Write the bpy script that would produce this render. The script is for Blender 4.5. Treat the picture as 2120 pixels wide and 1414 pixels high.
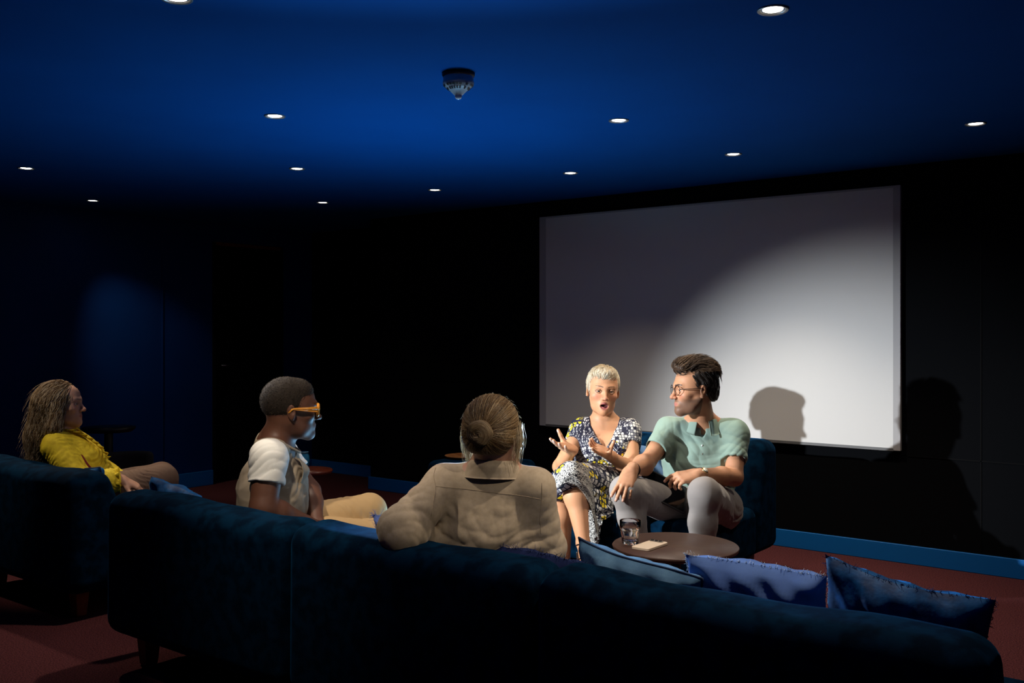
import bpy, bmesh, math, random
import numpy as np
from mathutils import Vector, Matrix, Quaternion

for o in list(bpy.data.objects): bpy.data.objects.remove(o, do_unlink=True)
SC = bpy.context.scene
COL = SC.collection
random.seed(7); RNG = np.random.RandomState(7)

# ------------------------------------------------------------------ camera, world, exposure, big lights
EYE = 1.30            # camera height
FPX = 2000.0          # focal length in pixels of a 2120 wide frame
HZ = 690.0            # horizon row
CS, SN = 0.7944, 0.6073   # room axes seen from the camera (screen wall runs along X, depth of room is Y)
ANG = math.atan2(SN, CS)
cd = bpy.data.cameras.new('camera'); cam = bpy.data.objects.new('camera', cd); COL.objects.link(cam)
cam.location = (0, 0, EYE)
cam.rotation_euler = (math.pi/2, 0, ANG)
cd.sensor_width = 36.0; cd.lens = FPX/2120*36.0
cd.shift_y = -17/2120; cd.clip_start = 0.05; cd.clip_end = 60
SC.camera = cam
SC.view_settings.view_transform = 'Standard'; SC.view_settings.look = 'None'
SC.view_settings.exposure = 0.0; SC.view_settings.gamma = 1.0
SC.view_settings.use_curve_mapping = False
w = bpy.data.worlds.new('world'); SC.world = w; w.use_nodes = True
w.node_tree.nodes['Background'].inputs[0].default_value = (0.02, 0.05, 0.16, 1)
w.node_tree.nodes['Background'].inputs[1].default_value = 0.02

def DV(x, d, z):      # camera-frame vector (right, into the picture, up) -> room vector
    return np.array([CS*x - SN*d, SN*x + CS*d, z], float)
def PX(px, py, D):    # point at pixel (px,py) and depth D metres -> room point
    return DV((px-1060)/FPX*D, D, 0) + np.array([0, 0, EYE-(py-HZ)/FPX*D])
def PT(px, py, T):    # point at pixel on the plane y = T
    a = (px-1060)/FPX
    return PX(px, py, T/(SN*a+CS))
def PZ(px, py, Z):    # point at pixel on the plane z = Z
    return PX(px, py, (EYE-Z)*FPX/(py-HZ))

def lamp(name, kind, loc, target, energy, color, size=0.1, spot=60, blend=0.5, size_y=None):
    l = bpy.data.lights.new(name, kind); l.energy = energy; l.color = color
    if kind == 'AREA':
        l.shape = 'RECTANGLE' if size_y else 'DISK'; l.size = size
        if size_y: l.size_y = size_y
    else: l.shadow_soft_size = size
    if kind == 'SPOT': l.spot_size = math.radians(spot); l.spot_blend = blend
    o = bpy.data.objects.new(name, l); COL.objects.link(o)
    o.location = Vector(loc)
    d = Vector(target)-Vector(loc)
    o.rotation_euler = d.to_track_quat('-Z', 'Y').to_euler()
    return o

KEY = DV(-1.98, 3.62, 1.49)
lamp('key_spot', 'SPOT', KEY, PT(1780, 1030, 5.69), 800, (0.90, 0.95, 1.0), size=0.02, spot=41, blend=1.0)
lamp('rim_lamp', 'SPOT', PX(990, 905, 3.62), PX(945, 870, 2.9), 85, (0.42, 0.68, 1.0), size=0.04, spot=110, blend=0.5)
wash = lamp('ceiling_wash', 'AREA', DV(-0.30, 4.60, 0.40), DV(-0.55, 4.15, 2.25), 18, (0.26, 0.62, 1.0), size=0.8)
wash.data.spread = 2.45
# ------------------------------------------------------------------ helpers: objects
ORG = {}
def setp(o, label=None, cat=None, group=None, kind=None):
    if label: o['label'] = label
    if cat: o['category'] = cat
    if group: o['group'] = group
    if kind: o['kind'] = kind
    return o
def thing(name, loc, label, cat, group=None):
    o = bpy.data.objects.new(name, None); COL.objects.link(o); o.empty_display_size = 0.05
    o.location = Vector([float(v) for v in loc]); ORG[o.name] = np.array(loc, float)
    return setp(o, label, cat, group)
def mk(name, V, F, mat, parent=None, org=None, smooth=True, col=None, label=None):
    V = np.asarray(V, dtype=np.float64).reshape(-1, 3)
    if parent is not None: O = ORG[parent.name]
    elif org is not None: O = np.array(org, float)
    else: O = np.zeros(3)
    me = bpy.data.meshes.new(name)
    Vl = V-O
    if isinstance(F, np.ndarray):
        n = len(F); k = F.shape[1]
        me.vertices.add(len(Vl)); me.vertices.foreach_set('co', Vl.astype(np.float32).ravel())
        me.loops.add(n*k); me.loops.foreach_set('vertex_index', F.astype(np.int32).ravel())
        me.polygons.add(n); me.polygons.foreach_set('loop_start', np.arange(0, n*k, k, dtype=np.int32))
        me.update(calc_edges=True)
    else:
        me.from_pydata([tuple(v) for v in Vl], [], F); me.update()
    me.validate()
    if smooth: me.polygons.foreach_set('use_smooth', np.ones(len(me.polygons), dtype=bool))
    if col is not None:
        at = me.color_attributes.new('Col', 'FLOAT_COLOR', 'POINT')
        c = np.ones((len(V), 4), np.float32); c[:, :3] = col
        at.data.foreach_set('color', c.ravel())
    if mat is not None: me.materials.append(mat)
    o = bpy.data.objects.new(name, me); COL.objects.link(o)
    if parent is not None: o.parent = parent; ORG[o.name] = ORG[parent.name]
    else: o.location = Vector([float(v) for v in O]); ORG[o.name] = O
    if label: o['label'] = label
    return o
def bmk(name, bm, mat, parent=None, org=None, smooth=True, label=None):
    bm.normal_update()
    V = [tuple(v.co) for v in bm.verts]; bm.verts.index_update()
    F = [[v.index for v in f.verts] for f in bm.faces]; bm.free()
    o = mk(name, V, F, mat, parent, org, smooth, label=label)
    if smooth:
        m = o.modifiers.new('wn', 'WEIGHTED_NORMAL'); m.keep_sharp = True
    return o
def box_bm(lo, hi, bev=0.0, seg=2):
    bm = bmesh.new(); bmesh.ops.create_cube(bm, size=1.0)
    lo = Vector([float(v) for v in lo]); hi = Vector([float(v) for v in hi]); c = (lo+hi)/2; s = hi-lo
    for v in bm.verts: v.co = Vector((v.co.x*s.x, v.co.y*s.y, v.co.z*s.z))+c
    if bev: bmesh.ops.bevel(bm, geom=list(bm.edges), offset=bev, segments=seg, profile=0.5, affect='EDGES')
    return bm
def box(name, lo, hi, mat, parent=None, bev=0.0, seg=2, org=None, **k):
    return bmk(name, box_bm(lo, hi, bev, seg), mat, parent, org, smooth=bev > 0, **k)
def lathe(prof, c, n=48, close=True):
    V = []; F = []
    for r, z in prof:
        for i in range(n):
            a = 2*math.pi*i/n; V.append((c[0]+r*math.cos(a), c[1]+r*math.sin(a), c[2]+z))
    for j in range(len(prof)-1):
        for i in range(n):
            F.append([j*n+i, j*n+(i+1) % n, (j+1)*n+(i+1) % n, (j+1)*n+i])
    return V, F
def tube(pts, r, n=8, cap=True):
    pts = [Vector([float(q) for q in p]) for p in pts]; K = len(pts)
    rs = r if hasattr(r, '__len__') else [r]*K
    V = []; F = []; prev = None
    for i in range(K):
        t = (pts[min(i+1, K-1)]-pts[max(i-1, 0)]).normalized()
        if prev is None:
            u = t.orthogonal().normalized()
        else:
            u = (prev-t*prev.dot(t)).normalized()
        prev = u; v = t.cross(u)
        for j in range(n):
            a = 2*math.pi*j/n; V.append(tuple(pts[i]+(u*math.cos(a)+v*math.sin(a))*rs[i]))
    for i in range(K-1):
        for j in range(n): F.append([i*n+j, i*n+(j+1) % n, (i+1)*n+(j+1) % n, (i+1)*n+j])
    if cap: F.append(list(range(n))[::-1]); F.append([(K-1)*n+j for j in range(n)])
    return V, F
def join(*parts):
    V = []; F = []
    for v, f in parts:
        b = len(V); V += [tuple(x) for x in v]; F += [[i+b for i in q] for q in f]
    return V, F
def catmull(P, n):
    P = np.array(P, float); K = len(P); out = []
    t = np.linspace(0, K-1, n)
    for s in t:
        i = min(int(s), K-2); u = s-i
        p0, p1, p2, p3 = P[max(i-1, 0)], P[i], P[i+1], P[min(i+2, K-1)]
        out.append(0.5*((2*p1)+(-p0+p2)*u+(2*p0-5*p1+4*p2-p3)*u*u+(-p0+3*p1-3*p2+p3)*u**3))
    return np.array(out)
def sheet(grid, nu, nv, th=0.004, wob=0.0, seed=1):
    """cloth patch through a grid of 3-D control points, given real thickness"""
    G = np.array(grid, float)
    A = np.array([catmull(row, nu) for row in G])
    B = np.array([catmull(A[:, j], nv) for j in range(nu)])     # nu x nv x 3
    du = np.gradient(B, axis=0); dv = np.gradient(B, axis=1)
    N = np.cross(du, dv); N /= (np.linalg.norm(N, axis=2, keepdims=True)+1e-9)
    if wob:
        uu = np.linspace(0, 1, nu)[:, None]; vv = np.linspace(0, 1, nv)[None, :]
        w_ = np.sin(uu*21+seed+2.0*np.sin(vv*5+seed))*(0.35+0.65*vv)+0.5*np.sin(uu*37+vv*6+seed*2)
        B = B+N*(w_*wob)[:, :, None]
    V = np.concatenate([(B+N*th/2).reshape(-1, 3), (B-N*th/2).reshape(-1, 3)])
    F = []; M = nu*nv
    idx = lambda i, j: i*nv+j
    for i in range(nu-1):
        for j in range(nv-1):
            F.append([idx(i, j), idx(i+1, j), idx(i+1, j+1), idx(i, j+1)])
            F.append([M+idx(i, j), M+idx(i, j+1), M+idx(i+1, j+1), M+idx(i+1, j)])
    for i in range(nu-1):
        for j in (0, nv-1): F.append([idx(i, j), idx(i+1, j), M+idx(i+1, j), M+idx(i, j)])
    for j in range(nv-1):
        for i in (0, nu-1): F.append([idx(i, j), idx(i, j+1), M+idx(i, j+1), M+idx(i, j)])
    return V, F

# ------------------------------------------------------------------ helpers: materials
def srgb(r, g, b):
    f = lambda c: (c/255/12.92 if c/255 <= 0.04045 else ((c/255+0.055)/1.055)**2.4)
    return (f(r), f(g), f(b), 1)
MATS = {}
def M(name, col, rough=0.6, spec=0.5, metal=0, sheen=0, sheentint=None, bump=None, var=None, attr=False,
      emit=None, trans=0, ior=1.45, coat=0, sss=0, sheenrough=0.3):
    if name in MATS: return MATS[name]
    m = bpy.data.materials.new(name); m.use_nodes = True; nt = m.node_tree; N = nt.nodes; L = nt.links
    b = N['Principled BSDF']; b.inputs['Roughness'].default_value = rough
    b.inputs['Base Color'].default_value = col; b.inputs['Metallic'].default_value = metal
    b.inputs['Specular IOR Level'].default_value = spec; b.inputs['IOR'].default_value = ior
    b.inputs['Transmission Weight'].default_value = trans
    b.inputs['Coat Weight'].default_value = coat
    if sss:
        b.inputs['Subsurface Weight'].default_value = sss; b.inputs['Subsurface Scale'].default_value = 0.012
        b.inputs['Subsurface Radius'].default_value = (1, .35, .2)
    if sheen:
        b.inputs['Sheen Weight'].default_value = sheen; b.inputs['Sheen Roughness'].default_value = sheenrough
        b.inputs['Sheen Tint'].default_value = sheentint or (1, 1, 1, 1)
    if emit: b.inputs['Emission Color'].default_value = emit[0]; b.inputs['Emission Strength'].default_value = emit[1]
    tc = N.new('ShaderNodeTexCoord'); base = None
    if attr:
        a = N.new('ShaderNodeAttribute'); a.attribute_name = 'Col'; base = a.outputs['Color']
    if var:
        sc, c2, lo, hi = var
        n = N.new('ShaderNodeTexNoise'); n.inputs['Scale'].default_value = sc; n.inputs['Detail'].default_value = 4
        L.new(tc.outputs['Object'], n.inputs['Vector'])
        r = N.new('ShaderNodeMapRange'); r.inputs['From Min'].default_value = lo; r.inputs['From Max'].default_value = hi
        L.new(n.outputs['Fac'], r.inputs['Value'])
        mx = N.new('ShaderNodeMix'); mx.data_type = 'RGBA'; L.new(r.outputs['Result'], mx.inputs[0])
        if base is not None:
            mx.blend_type = 'MULTIPLY'; L.new(base, mx.inputs[6]); mx.inputs[7].default_value = c2
        else:
            mx.inputs[6].default_value = col; mx.inputs[7].default_value = c2
        base = mx.outputs[2]
    if base is not None: L.new(base, b.inputs['Base Color'])
    if bump:
        prev = None
        for sc, st, dist in (bump if isinstance(bump, list) else [bump]):
            n = N.new('ShaderNodeTexNoise'); n.inputs['Scale'].default_value = sc; n.inputs['Detail'].default_value = 3
            L.new(tc.outputs['Object'], n.inputs['Vector'])
            bp = N.new('ShaderNodeBump'); bp.inputs['Strength'].default_value = st; bp.inputs['Distance'].default_value = dist
            L.new(n.outputs['Fac'], bp.inputs['Height'])
            if prev: L.new(prev, bp.inputs['Normal'])
            prev = bp.outputs['Normal']
        L.new(prev, b.inputs['Normal'])
    MATS[name] = m
    return m

# ------------------------------------------------------------------ helpers: organic surfaces (blended distance fields, meshed by surface nets)
def unit(v): v = np.array(v, float); return v/(np.linalg.norm(v)+1e-12)
def cap(a, b, ra, rb=None, k=0.02, op='add'):
    return dict(t='cap', a=np.array(a, float), b=np.array(b, float), ra=ra, rb=ra if rb is None else rb, k=k, op=op)
def ell(c, r, R=None, k=0.02, op='add'):
    r = np.array(r, float) if hasattr(r, '__len__') else np.array([r]*3, float)
    return dict(t='ell', c=np.array(c, float), r=r, R=np.eye(3) if R is None else R, k=k, op=op)
def rbox(c, h, R=None, rad=0.01, k=0.01, op='add'):
    return dict(t='box', c=np.array(c, float), h=np.array(h, float), R=np.eye(3) if R is None else R, rad=rad, k=k, op=op)
def ecap(a, b, ra, rb, R, flat, k=0.04, op='add'):
    """capsule squashed along R's second axis"""
    return dict(t='ecap', a=np.array(a, float), b=np.array(b, float), ra=ra, rb=rb, R=R, flat=flat, k=k, op=op)
def bbox(p):
    if p['t'] == 'cap' or p['t'] == 'ecap':
        m = max(p['ra'], p['rb'])*(max(1.0, p.get('flat', 1)))
        return np.minimum(p['a'], p['b'])-m, np.maximum(p['a'], p['b'])+m
    m = (np.abs(p['R']) @ (p['r'] if p['t'] == 'ell' else p['h']+p['rad']))
    return p['c']-m, p['c']+m
def sdist(p, P):
    t = p['t']
    if t == 'cap' or t == 'ecap':
        if t == 'ecap':
            q = (P-p['a'])@p['R']; bb = (p['b']-p['a'])@p['R']
            s = np.array([1, p['flat'], 1]); q = q/s; bb = bb/s; m = min(1.0, p['flat'])
        else:
            q = P-p['a']; bb = p['b']-p['a']; m = 1.0
        h = np.clip((q@bb)/(bb@bb+1e-12), 0, 1)
        d = np.sqrt(((q-h[..., None]*bb)**2).sum(-1))-(p['ra']+(p['rb']-p['ra'])*h)
        return d*m
    q = (P-p['c'])@p['R']
    if t == 'ell':
        k0 = np.sqrt(((q/p['r'])**2).sum(-1)); k1 = np.sqrt(((q/p['r']**2)**2).sum(-1))+1e-9
        return k0*(k0-1)/k1
    q = np.abs(q)-p['h']
    return np.sqrt((np.maximum(q, 0)**2).sum(-1))+np.minimum(q.max(-1), 0)-p['rad']
def combine(F, d, k, op):
    if op == 'add':
        h = np.maximum(k-np.abs(F-d), 0)/k; return np.minimum(F, d)-h*h*k*0.25
    d = -d
    h = np.maximum(k-np.abs(F-d), 0)/k; return np.maximum(F, d)+h*h*k*0.25
def evalp(prims, P):
    F = np.full(len(P), 0.5)
    for p in prims: F = combine(F, sdist(p, P), p['k'], p['op'])
    return F
def gradp(prims, P, e=0.002):
    f0 = evalp(prims, P); g = np.zeros_like(P)
    for i in range(3):
        Q = P.copy(); Q[:, i] += e; g[:, i] = (evalp(prims, Q)-f0)/e
    return f0, g/(np.linalg.norm(g, axis=1, keepdims=True)+1e-9)
def nets(prims, lo, hi, h, disp=None):
    lo = np.floor(np.array(lo)/h)*h
    n = np.ceil((np.array(hi)-lo)/h).astype(int)+1
    ax = [lo[i]+h*np.arange(n[i]) for i in range(3)]
    F = np.full(n, 0.08, np.float32)
    for p in prims:
        a, b = bbox(p); pad = p['k']+3*h+0.01
        i0 = np.clip(np.floor((a-pad-lo)/h).astype(int), 0, n); i1 = np.clip(np.ceil((b+pad-lo)/h).astype(int)+1, 0, n)
        if (i1 <= i0).any(): continue
        X, Y, Z = np.meshgrid(ax[0][i0[0]:i1[0]], ax[1][i0[1]:i1[1]], ax[2][i0[2]:i1[2]], indexing='ij')
        P = np.stack([X, Y, Z], -1)
        s = (slice(i0[0], i1[0]), slice(i0[1], i1[1]), slice(i0[2], i1[2]))
        F[s] = combine(F[s], sdist(p, P), p['k'], p['op'])
    if disp is not None:
        m = np.abs(F) < 0.035
        I = np.argwhere(m); P = lo+I*h
        F[m] += disp(P).astype(np.float32)
    ins = F < 0
    c = [(i, j, k) for i in (0, 1) for j in (0, 1) for k in (0, 1)]
    sh = tuple(x-1 for x in n)
    cnt = np.zeros(sh, np.int8)
    for i, j, k in c: cnt += ins[i:i+sh[0], j:j+sh[1], k:k+sh[2]]
    act = (cnt > 0) & (cnt < 8)
    A = np.argwhere(act)
    if len(A) == 0: return np.zeros((0, 3)), np.zeros((0, 4), int)
    idx = np.full(sh, -1, np.int32); idx[act] = np.arange(len(A))
    cv = np.stack([F[A[:, 0]+i, A[:, 1]+j, A[:, 2]+k] for i, j, k in c], 1)
    acc = np.zeros((len(A), 3)); num = np.zeros(len(A))
    for u in range(8):
        for v in range(u+1, 8):
            du = np.array(c[u]); dvv = np.array(c[v])
            if np.abs(du-dvv).sum() != 1: continue
            s = (cv[:, u] < 0) != (cv[:, v] < 0)
            t = cv[s, u]/(cv[s, u]-cv[s, v])
            acc[s] += du+(dvv-du)*t[:, None]; num[s] += 1
    V = lo+(A+acc/num[:, None])*h
    Q = []
    for d in range(3):
        e1, e2 = [(1, 2), (2, 0), (0, 1)][d]
        a0 = [slice(1, sh[q]) for q in range(3)]; a0[d] = slice(0, sh[d]); a0 = tuple(a0)
        a1 = list(a0); a1[d] = slice(1, sh[d]+1); a1 = tuple(a1)
        ch = ins[a0] != ins[a1]; E = np.argwhere(ch)
        off = np.ones(3, int); off[d] = 0; E = E+off
        inside_first = ins[E[:, 0], E[:, 1], E[:, 2]]
        def g(x, y):
            K = E.copy(); K[:, e1] -= x; K[:, e2] -= y; return idx[K[:, 0], K[:, 1], K[:, 2]]
        q = np.stack([g(1, 1), g(0, 1), g(0, 0), g(1, 0)], 1)
        q[~inside_first] = q[~inside_first][:, ::-1]
        Q.append(q)
    Q = np.concatenate(Q); Q = Q[(Q >= 0).all(1)]
    return V, Q
def organic(prims, h, fine=(), hf=0.0024, disp=None, pad=0.01):
    """one surface; boxes in `fine` are meshed with smaller cells"""
    los, his = zip(*[bbox(p) for p in prims if p['op'] == 'add'])
    lo = np.min(los, 0)-pad; hi = np.max(his, 0)+pad
    V, F = nets(prims, lo, hi, h, disp)
    Vs = [V]; Fs = []
    keep = np.ones(len(F), bool)
    for (c, r) in fine:
        a = np.array(c)-r; b = np.array(c)+r
        inn = ((V > a+h*0.9) & (V < b-h*0.9)).all(1)
        keep &= ~inn[F].all(1)
    Fs.append(F[keep]); base = len(V)
    for q, (c, r) in enumerate(fine):
        a = np.array(c)-r; b = np.array(c)+r
        v, f = nets(prims, a, b, hf, disp)
        if len(v) == 0: continue
        kp = np.ones(len(f), bool)
        for (c2, r2) in fine[:q]:
            inn = ((v > np.array(c2)-r2+hf) & (v < np.array(c2)+r2-hf)).all(1); kp &= ~inn[f].all(1)
        Vs.append(v); Fs.append(f[kp]+base); base += len(v)
    V = np.concatenate(Vs); F = np.concatenate(Fs)
    used = np.zeros(len(V), bool); used[F.ravel()] = True
    mp = np.cumsum(used)-1
    return V[used], mp[F]
def folds(fl, noise=0.0015, seed=0):
    """displacement: soft creases.  fl = (centre, radius, across-direction, wavelength, depth)"""
    def f(P):
        s = noise*(np.sin(P[:, 0]*41+seed+2*np.sin(P[:, 2]*23))+np.sin(P[:, 1]*37+1.7*np.sin(P[:, 0]*19+seed)+P[:, 2]*29))
        for i, (c, r, d, wl, am) in enumerate(fl):
            c = np.array(c); d = unit(d); b1 = unit(np.cross(d, [.3, .2, .93])); b2 = np.cross(d, b1)
            q = P-c; g = np.exp(-(q**2).sum(1)/(r*r)); w_ = 2*math.pi/wl; sd = seed*1.7+i*2.3
            x, y, z = q@d, q@b1, q@b2
            n = np.sin(x*w_+1.7*np.sin(y*w_/3.1+sd)+1.2*np.sin(z*w_/3.7+2*sd))
            n2 = np.sin(x*w_*.57+1.9*np.sin(y*w_/4.3+sd*3)+1.0*np.sin(z*w_/2.7+sd)+1)
            md = .5+.5*np.sin(y*w_/4.3+x*w_/3.9+sd*3)*np.sin(z*w_/5+sd)
            s = s+am*g*(md*(.45-np.abs(n)**.75)+.7*(.5-np.abs(n2)**.8))
        return s
    return f
def paint(n, c): return np.tile(np.array(c[:3], float), (n, 1))
# ------------------------------------------------------------------ materials
VELVET = M('velvet', (0.0010, 0.015, 0.038, 1), 0.9, 0.03, sheen=0.20, sheentint=(0.01, 0.16, 0.42, 1), var=(20, (0.0004, 0.006, 0.016, 1), 0.4, 0.6),
           bump=[(9, 0.25, 0.01), (260, 0.2, 0.001)])
VELVETB = M('bright_velvet', (0.004, 0.075, 0.24, 1), 0.6, 0.2, sheen=0.7, sheentint=(0.03, 0.35, 0.9, 1), var=(22, (0.002, 0.03, 0.11, 1), 0.4, 0.6),
            bump=[(14, 0.5, 0.01), (240, 0.2, 0.001)])
DENIM = M('denim_cloth', srgb(96, 134, 166), 0.9, 0.2, var=(10, srgb(66, 100, 134), 0.35, 0.65), bump=[(420, 0.35, 0.001), (14, 0.3, 0.008)])
PERI = M('periwinkle_cloth', srgb(96, 128, 190), 0.85, 0.2, var=(8, srgb(82, 112, 176), 0.35, 0.65), bump=[(420, 0.2, 0.001), (10, 0.3, 0.008)])
NAVY = M('navy_cloth', srgb(22, 34, 74), 0.9, 0.2, bump=[(300, 0.4, 0.001), (18, 0.4, 0.008)])
FRAY = M('fray_thread', srgb(190, 200, 215), 0.9, 0.2)
FRAYN = M('navy_fray_thread', srgb(40, 52, 100), 0.9, 0.2)
LEGW = M('leg_wood', srgb(120, 56, 30), 0.5, 0.4, var=(20, srgb(88, 38, 20), 0.4, 0.6))
CEIL = M('ceiling_paint', (0.001, 0.068, 0.27, 1), 0.85, 0.05, var=(3, (0.001, 0.062, 0.25, 1), 0.3, 0.7), bump=(60, 0.05, 0.001))
BASEP = M('baseboard_paint', (0.002, 0.125, 0.42, 1), 0.45, 0.4, bump=(40, 0.03, 0.001))
NAVYW = M('navy_wall_paint', (0.001, 0.026, 0.14, 1), 0.7, 0.1, var=(2.5, (0.001, 0.021, 0.115, 1), 0.3, 0.7), bump=(50, 0.05, 0.001))
BLACKW = M('black_wall_fabric', (0.0042, 0.0046, 0.0055, 1), 0.95, 0.03, bump=(500, 0.2, 0.0006))
DOORM = M('door_paint', (0.0025, 0.0025, 0.003, 1), 0.7, 0.1)
SCREEN = M('screen_cloth', (0.66, 0.65, 0.63, 1), 0.85, 0.15, bump=(600, 0.1, 0.0003))
SCREENB = M('screen_border', (0.42, 0.41, 0.41, 1), 0.7, 0.2)
BLACK = M('black_plastic', (0.01, 0.01, 0.012, 1), 0.4, 0.5)
# carpet
CARPET = M('carpet', (0.13, 0.040, 0.042, 1), 0.98, 0.02, var=(170, (0.05, 0.015, 0.018, 1), 0.40, 0.62), bump=[(220, 0.9, 0.004)])
TABLEM = M('table_wood', srgb(78, 56, 48), 0.42, 0.35, var=(30, srgb(70, 48, 41), 0.35, 0.65), bump=(90, 0.05, 0.001))
REDWOOD = M('red_wood', srgb(120, 52, 34), 0.3, 0.5, var=(24, srgb(92, 38, 24), 0.35, 0.65))

# ------------------------------------------------------------------ room shell
T0 = 5.694          # screen wall
H = EYE+0.953       # ceiling
SL = -7.1           # left wall
SR = 2.6; TB = -1.6
JOG = -5.84; TR = 6.15
def struct(name, lo, hi, mat, **k):
    o = box(name, lo, hi, mat, **k); o['kind'] = 'structure'; return o
struct('floor', (SL-.6, TB-.2, -.1), (SR+.2, TR+.3, 0), CARPET)
struct('ceiling', (SL-.6, TB-.2, H), (SR+.2, TR+.3, H+.1), CEIL)
struct('wall_back', (JOG, T0, 0), (SR+.2, T0+.12, H), BLACKW)
struct('wall_back_recess', (SL-.6, TR, 0), (JOG+.0, TR+.12, H), BLACKW)
struct('wall_back_return', (JOG, T0+.12, 0), (JOG+.1, TR+.12, H), BLACKW)
# left wall in two pieces around the dark door
struct('wall_left', (SL-.12, TB, 0), (SL, 5.04, H), NAVYW)
struct('wall_left_far', (SL-.12, 5.80, 0), (SL, TR, H), NAVYW)
struct('wall_left_lintel', (SL-.12, 5.04, 2.09), (SL, 5.80, H), NAVYW)
struct('wall_right', (SR, TB, 0), (SR+.12, T0, H), NAVYW)
struct('wall_rear', (SL-.12, TB-.12, 0), (SR+.12, TB, H), NAVYW)
dr = struct('door_1', (SL-.10, 5.07, 0.005), (SL-.055, 5.77, 2.06), DOORM)
fr = box('door_frame', (SL-.115, 5.04, 0), (SL+.012, 5.068, 2.09), DOORM, parent=dr)
box('door_frame', (SL-.115, 5.772, 0), (SL+.012, 5.80, 2.09), DOORM, parent=dr)
box('door_frame', (SL-.115, 5.068, 2.062), (SL+.012, 5.772, 2.09), REDWOOD, parent=dr)
v, f = tube([(SL-.055, 5.15, 1.02), (SL-.01, 5.15, 1.02), (SL-.01, 5.27, 1.02)], .009)
mk('door_handle', v, f, M('steel', (.3, .3, .32, 1), .3, metal=1), parent=dr)
BH = 0.105
def base(name, lo, hi):
    o = struct(name, lo, hi, BASEP, bev=0.004)
base('baseboard_back', (JOG-.015, T0-.016, 0), (SR, T0, BH))
base('baseboard_recess', (SL, TR-.016, 0), (JOG-.0, TR, BH))
base('baseboard_left', (SL, TB, 0), (SL+.016, 5.04, BH+.02))
base('baseboard_left_far', (SL, 5.80, 0), (SL+.016, TR-.016, BH))
base('baseboard_right', (SR-.016, TB, 0), (SR, T0-.016, BH))
# cloth-covered wall panels: seams as thin battens
n = 0
for s0 in (PT(2031, 700, T0)[0], PT(1005, 700, T0)[0]):
    n += 1
    struct('trim_%d' % n, (s0-.003, T0-.004, BH), (s0+.003, T0, H-.002), DOORM)
zt = PT(900, 788, T0)[2]
n += 1; struct('trim_%d' % n, (JOG, T0-.004, zt-.003), (PT(1005, 700, T0)[0]-.004, T0, zt+.003), DOORM)
zt = PT(2060, 957, T0)[2]
n += 1; struct('trim_%d' % n, (PT(1880, 900, T0)[0], T0-.004, zt-.003), (SR, T0, zt+.003), DOORM)
# shallow pier on left wall (lit edge beside the door)
struct('trim_9', (SL, 4.55, BH+.02), (SL+.012, 4.56, H-.3), NAVYW)

# ------------------------------------------------------------------ projection screen
sl = PT(1118, 878, T0-.03); sr = PT(1864.5, 936, T0-.03)
zb = (sl[2]+sr[2])/2; ztop = (PT(1118, 448, T0-.03)[2]+PT(1863, 386, T0-.03)[2])/2
scr = thing('projection_screen', ((sl[0]+sr[0])/2, T0, zb), 'large pale projection screen fixed on the black wall behind the two speakers', 'projection screen')
x0, x1 = sl[0], sr[0]; bw = 0.055
box('screen_surface', (x0+bw, T0-.006-.028, zb+.012), (x1-bw*0.72, T0-.006-.006, ztop-.012), SCREEN, parent=scr)
box('side_border', (x0, T0-.006-.03, zb), (x0+bw, T0-.006, ztop), SCREENB, parent=scr)
box('side_border', (x1-bw*0.72, T0-.006-.03, zb), (x1, T0-.006, ztop), SCREENB, parent=scr)
box('bottom_bar', (x0+bw, T0-.006-.032, zb-.004), (x1-bw*.72, T0-.006, zb+.012), M('bar', (.12, .12, .12, 1), .5), parent=scr)
box('top_bar', (x0+bw, T0-.006-.03, ztop-.012), (x1-bw*.72, T0-.006, ztop), SCREENB, parent=scr)

# ------------------------------------------------------------------ recessed downlights
RIM = M('downlight_trim', (0.30, 0.30, 0.31, 1), 0.35, metal=0.6)
LENS = M('downlight_lens', (1, 1, 1, 1), 0.5, emit=((1.0, 0.90, 0.74, 1), 16))
DL = [(1600, 20, 'nearest bright ceiling downlight at the top right of the room, white glare around it', 80),
      (1281, 249, 'ceiling downlight above the white haired speaker, on the blue part of the ceiling', 48),
      (1181, 358, 'small ceiling downlight just above the left top corner of the projection screen', 42),
      (1518, 319, 'ceiling downlight above the middle of the projection screen', 95),
      (2020, 256, 'rightmost ceiling downlight, above the black wall right of the screen', 42),
      (900, 393, 'small ceiling downlight above the woman with the bun, near the black wall', 10),
      (569, 240, 'ceiling downlight on the brightest blue patch of ceiling, left of the smoke alarm', 60),
      (615, 349, 'ceiling downlight where the blue ceiling turns dark, above the man in orange glasses', 20),
      (668, 419, 'farthest small ceiling downlight above the dark doorway side of the room', 14),
      (54, 348, 'leftmost ceiling downlight, above the long haired woman in yellow', 90),
      (192, 415, 'small ceiling downlight near the dark navy left wall', 26),
      (365, -4, 'ceiling downlight cut by the top edge of the picture', 125)]
DL += [(1e4, DV(.95, 1.30, H), 'added unseen ceiling downlight beyond the top of the picture, above the nearest sofa and its three cushions', 60),  # extra lamp added out of frame to fill the shade on the beige shirt
       (2e4, DV(-2.73, 4.12, H), 'added unseen ceiling downlight beyond the left picture edge, above the leftmost sofa', 52)]  # also added out of frame, on the grid, to light the long hair
r = 0.046
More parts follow.
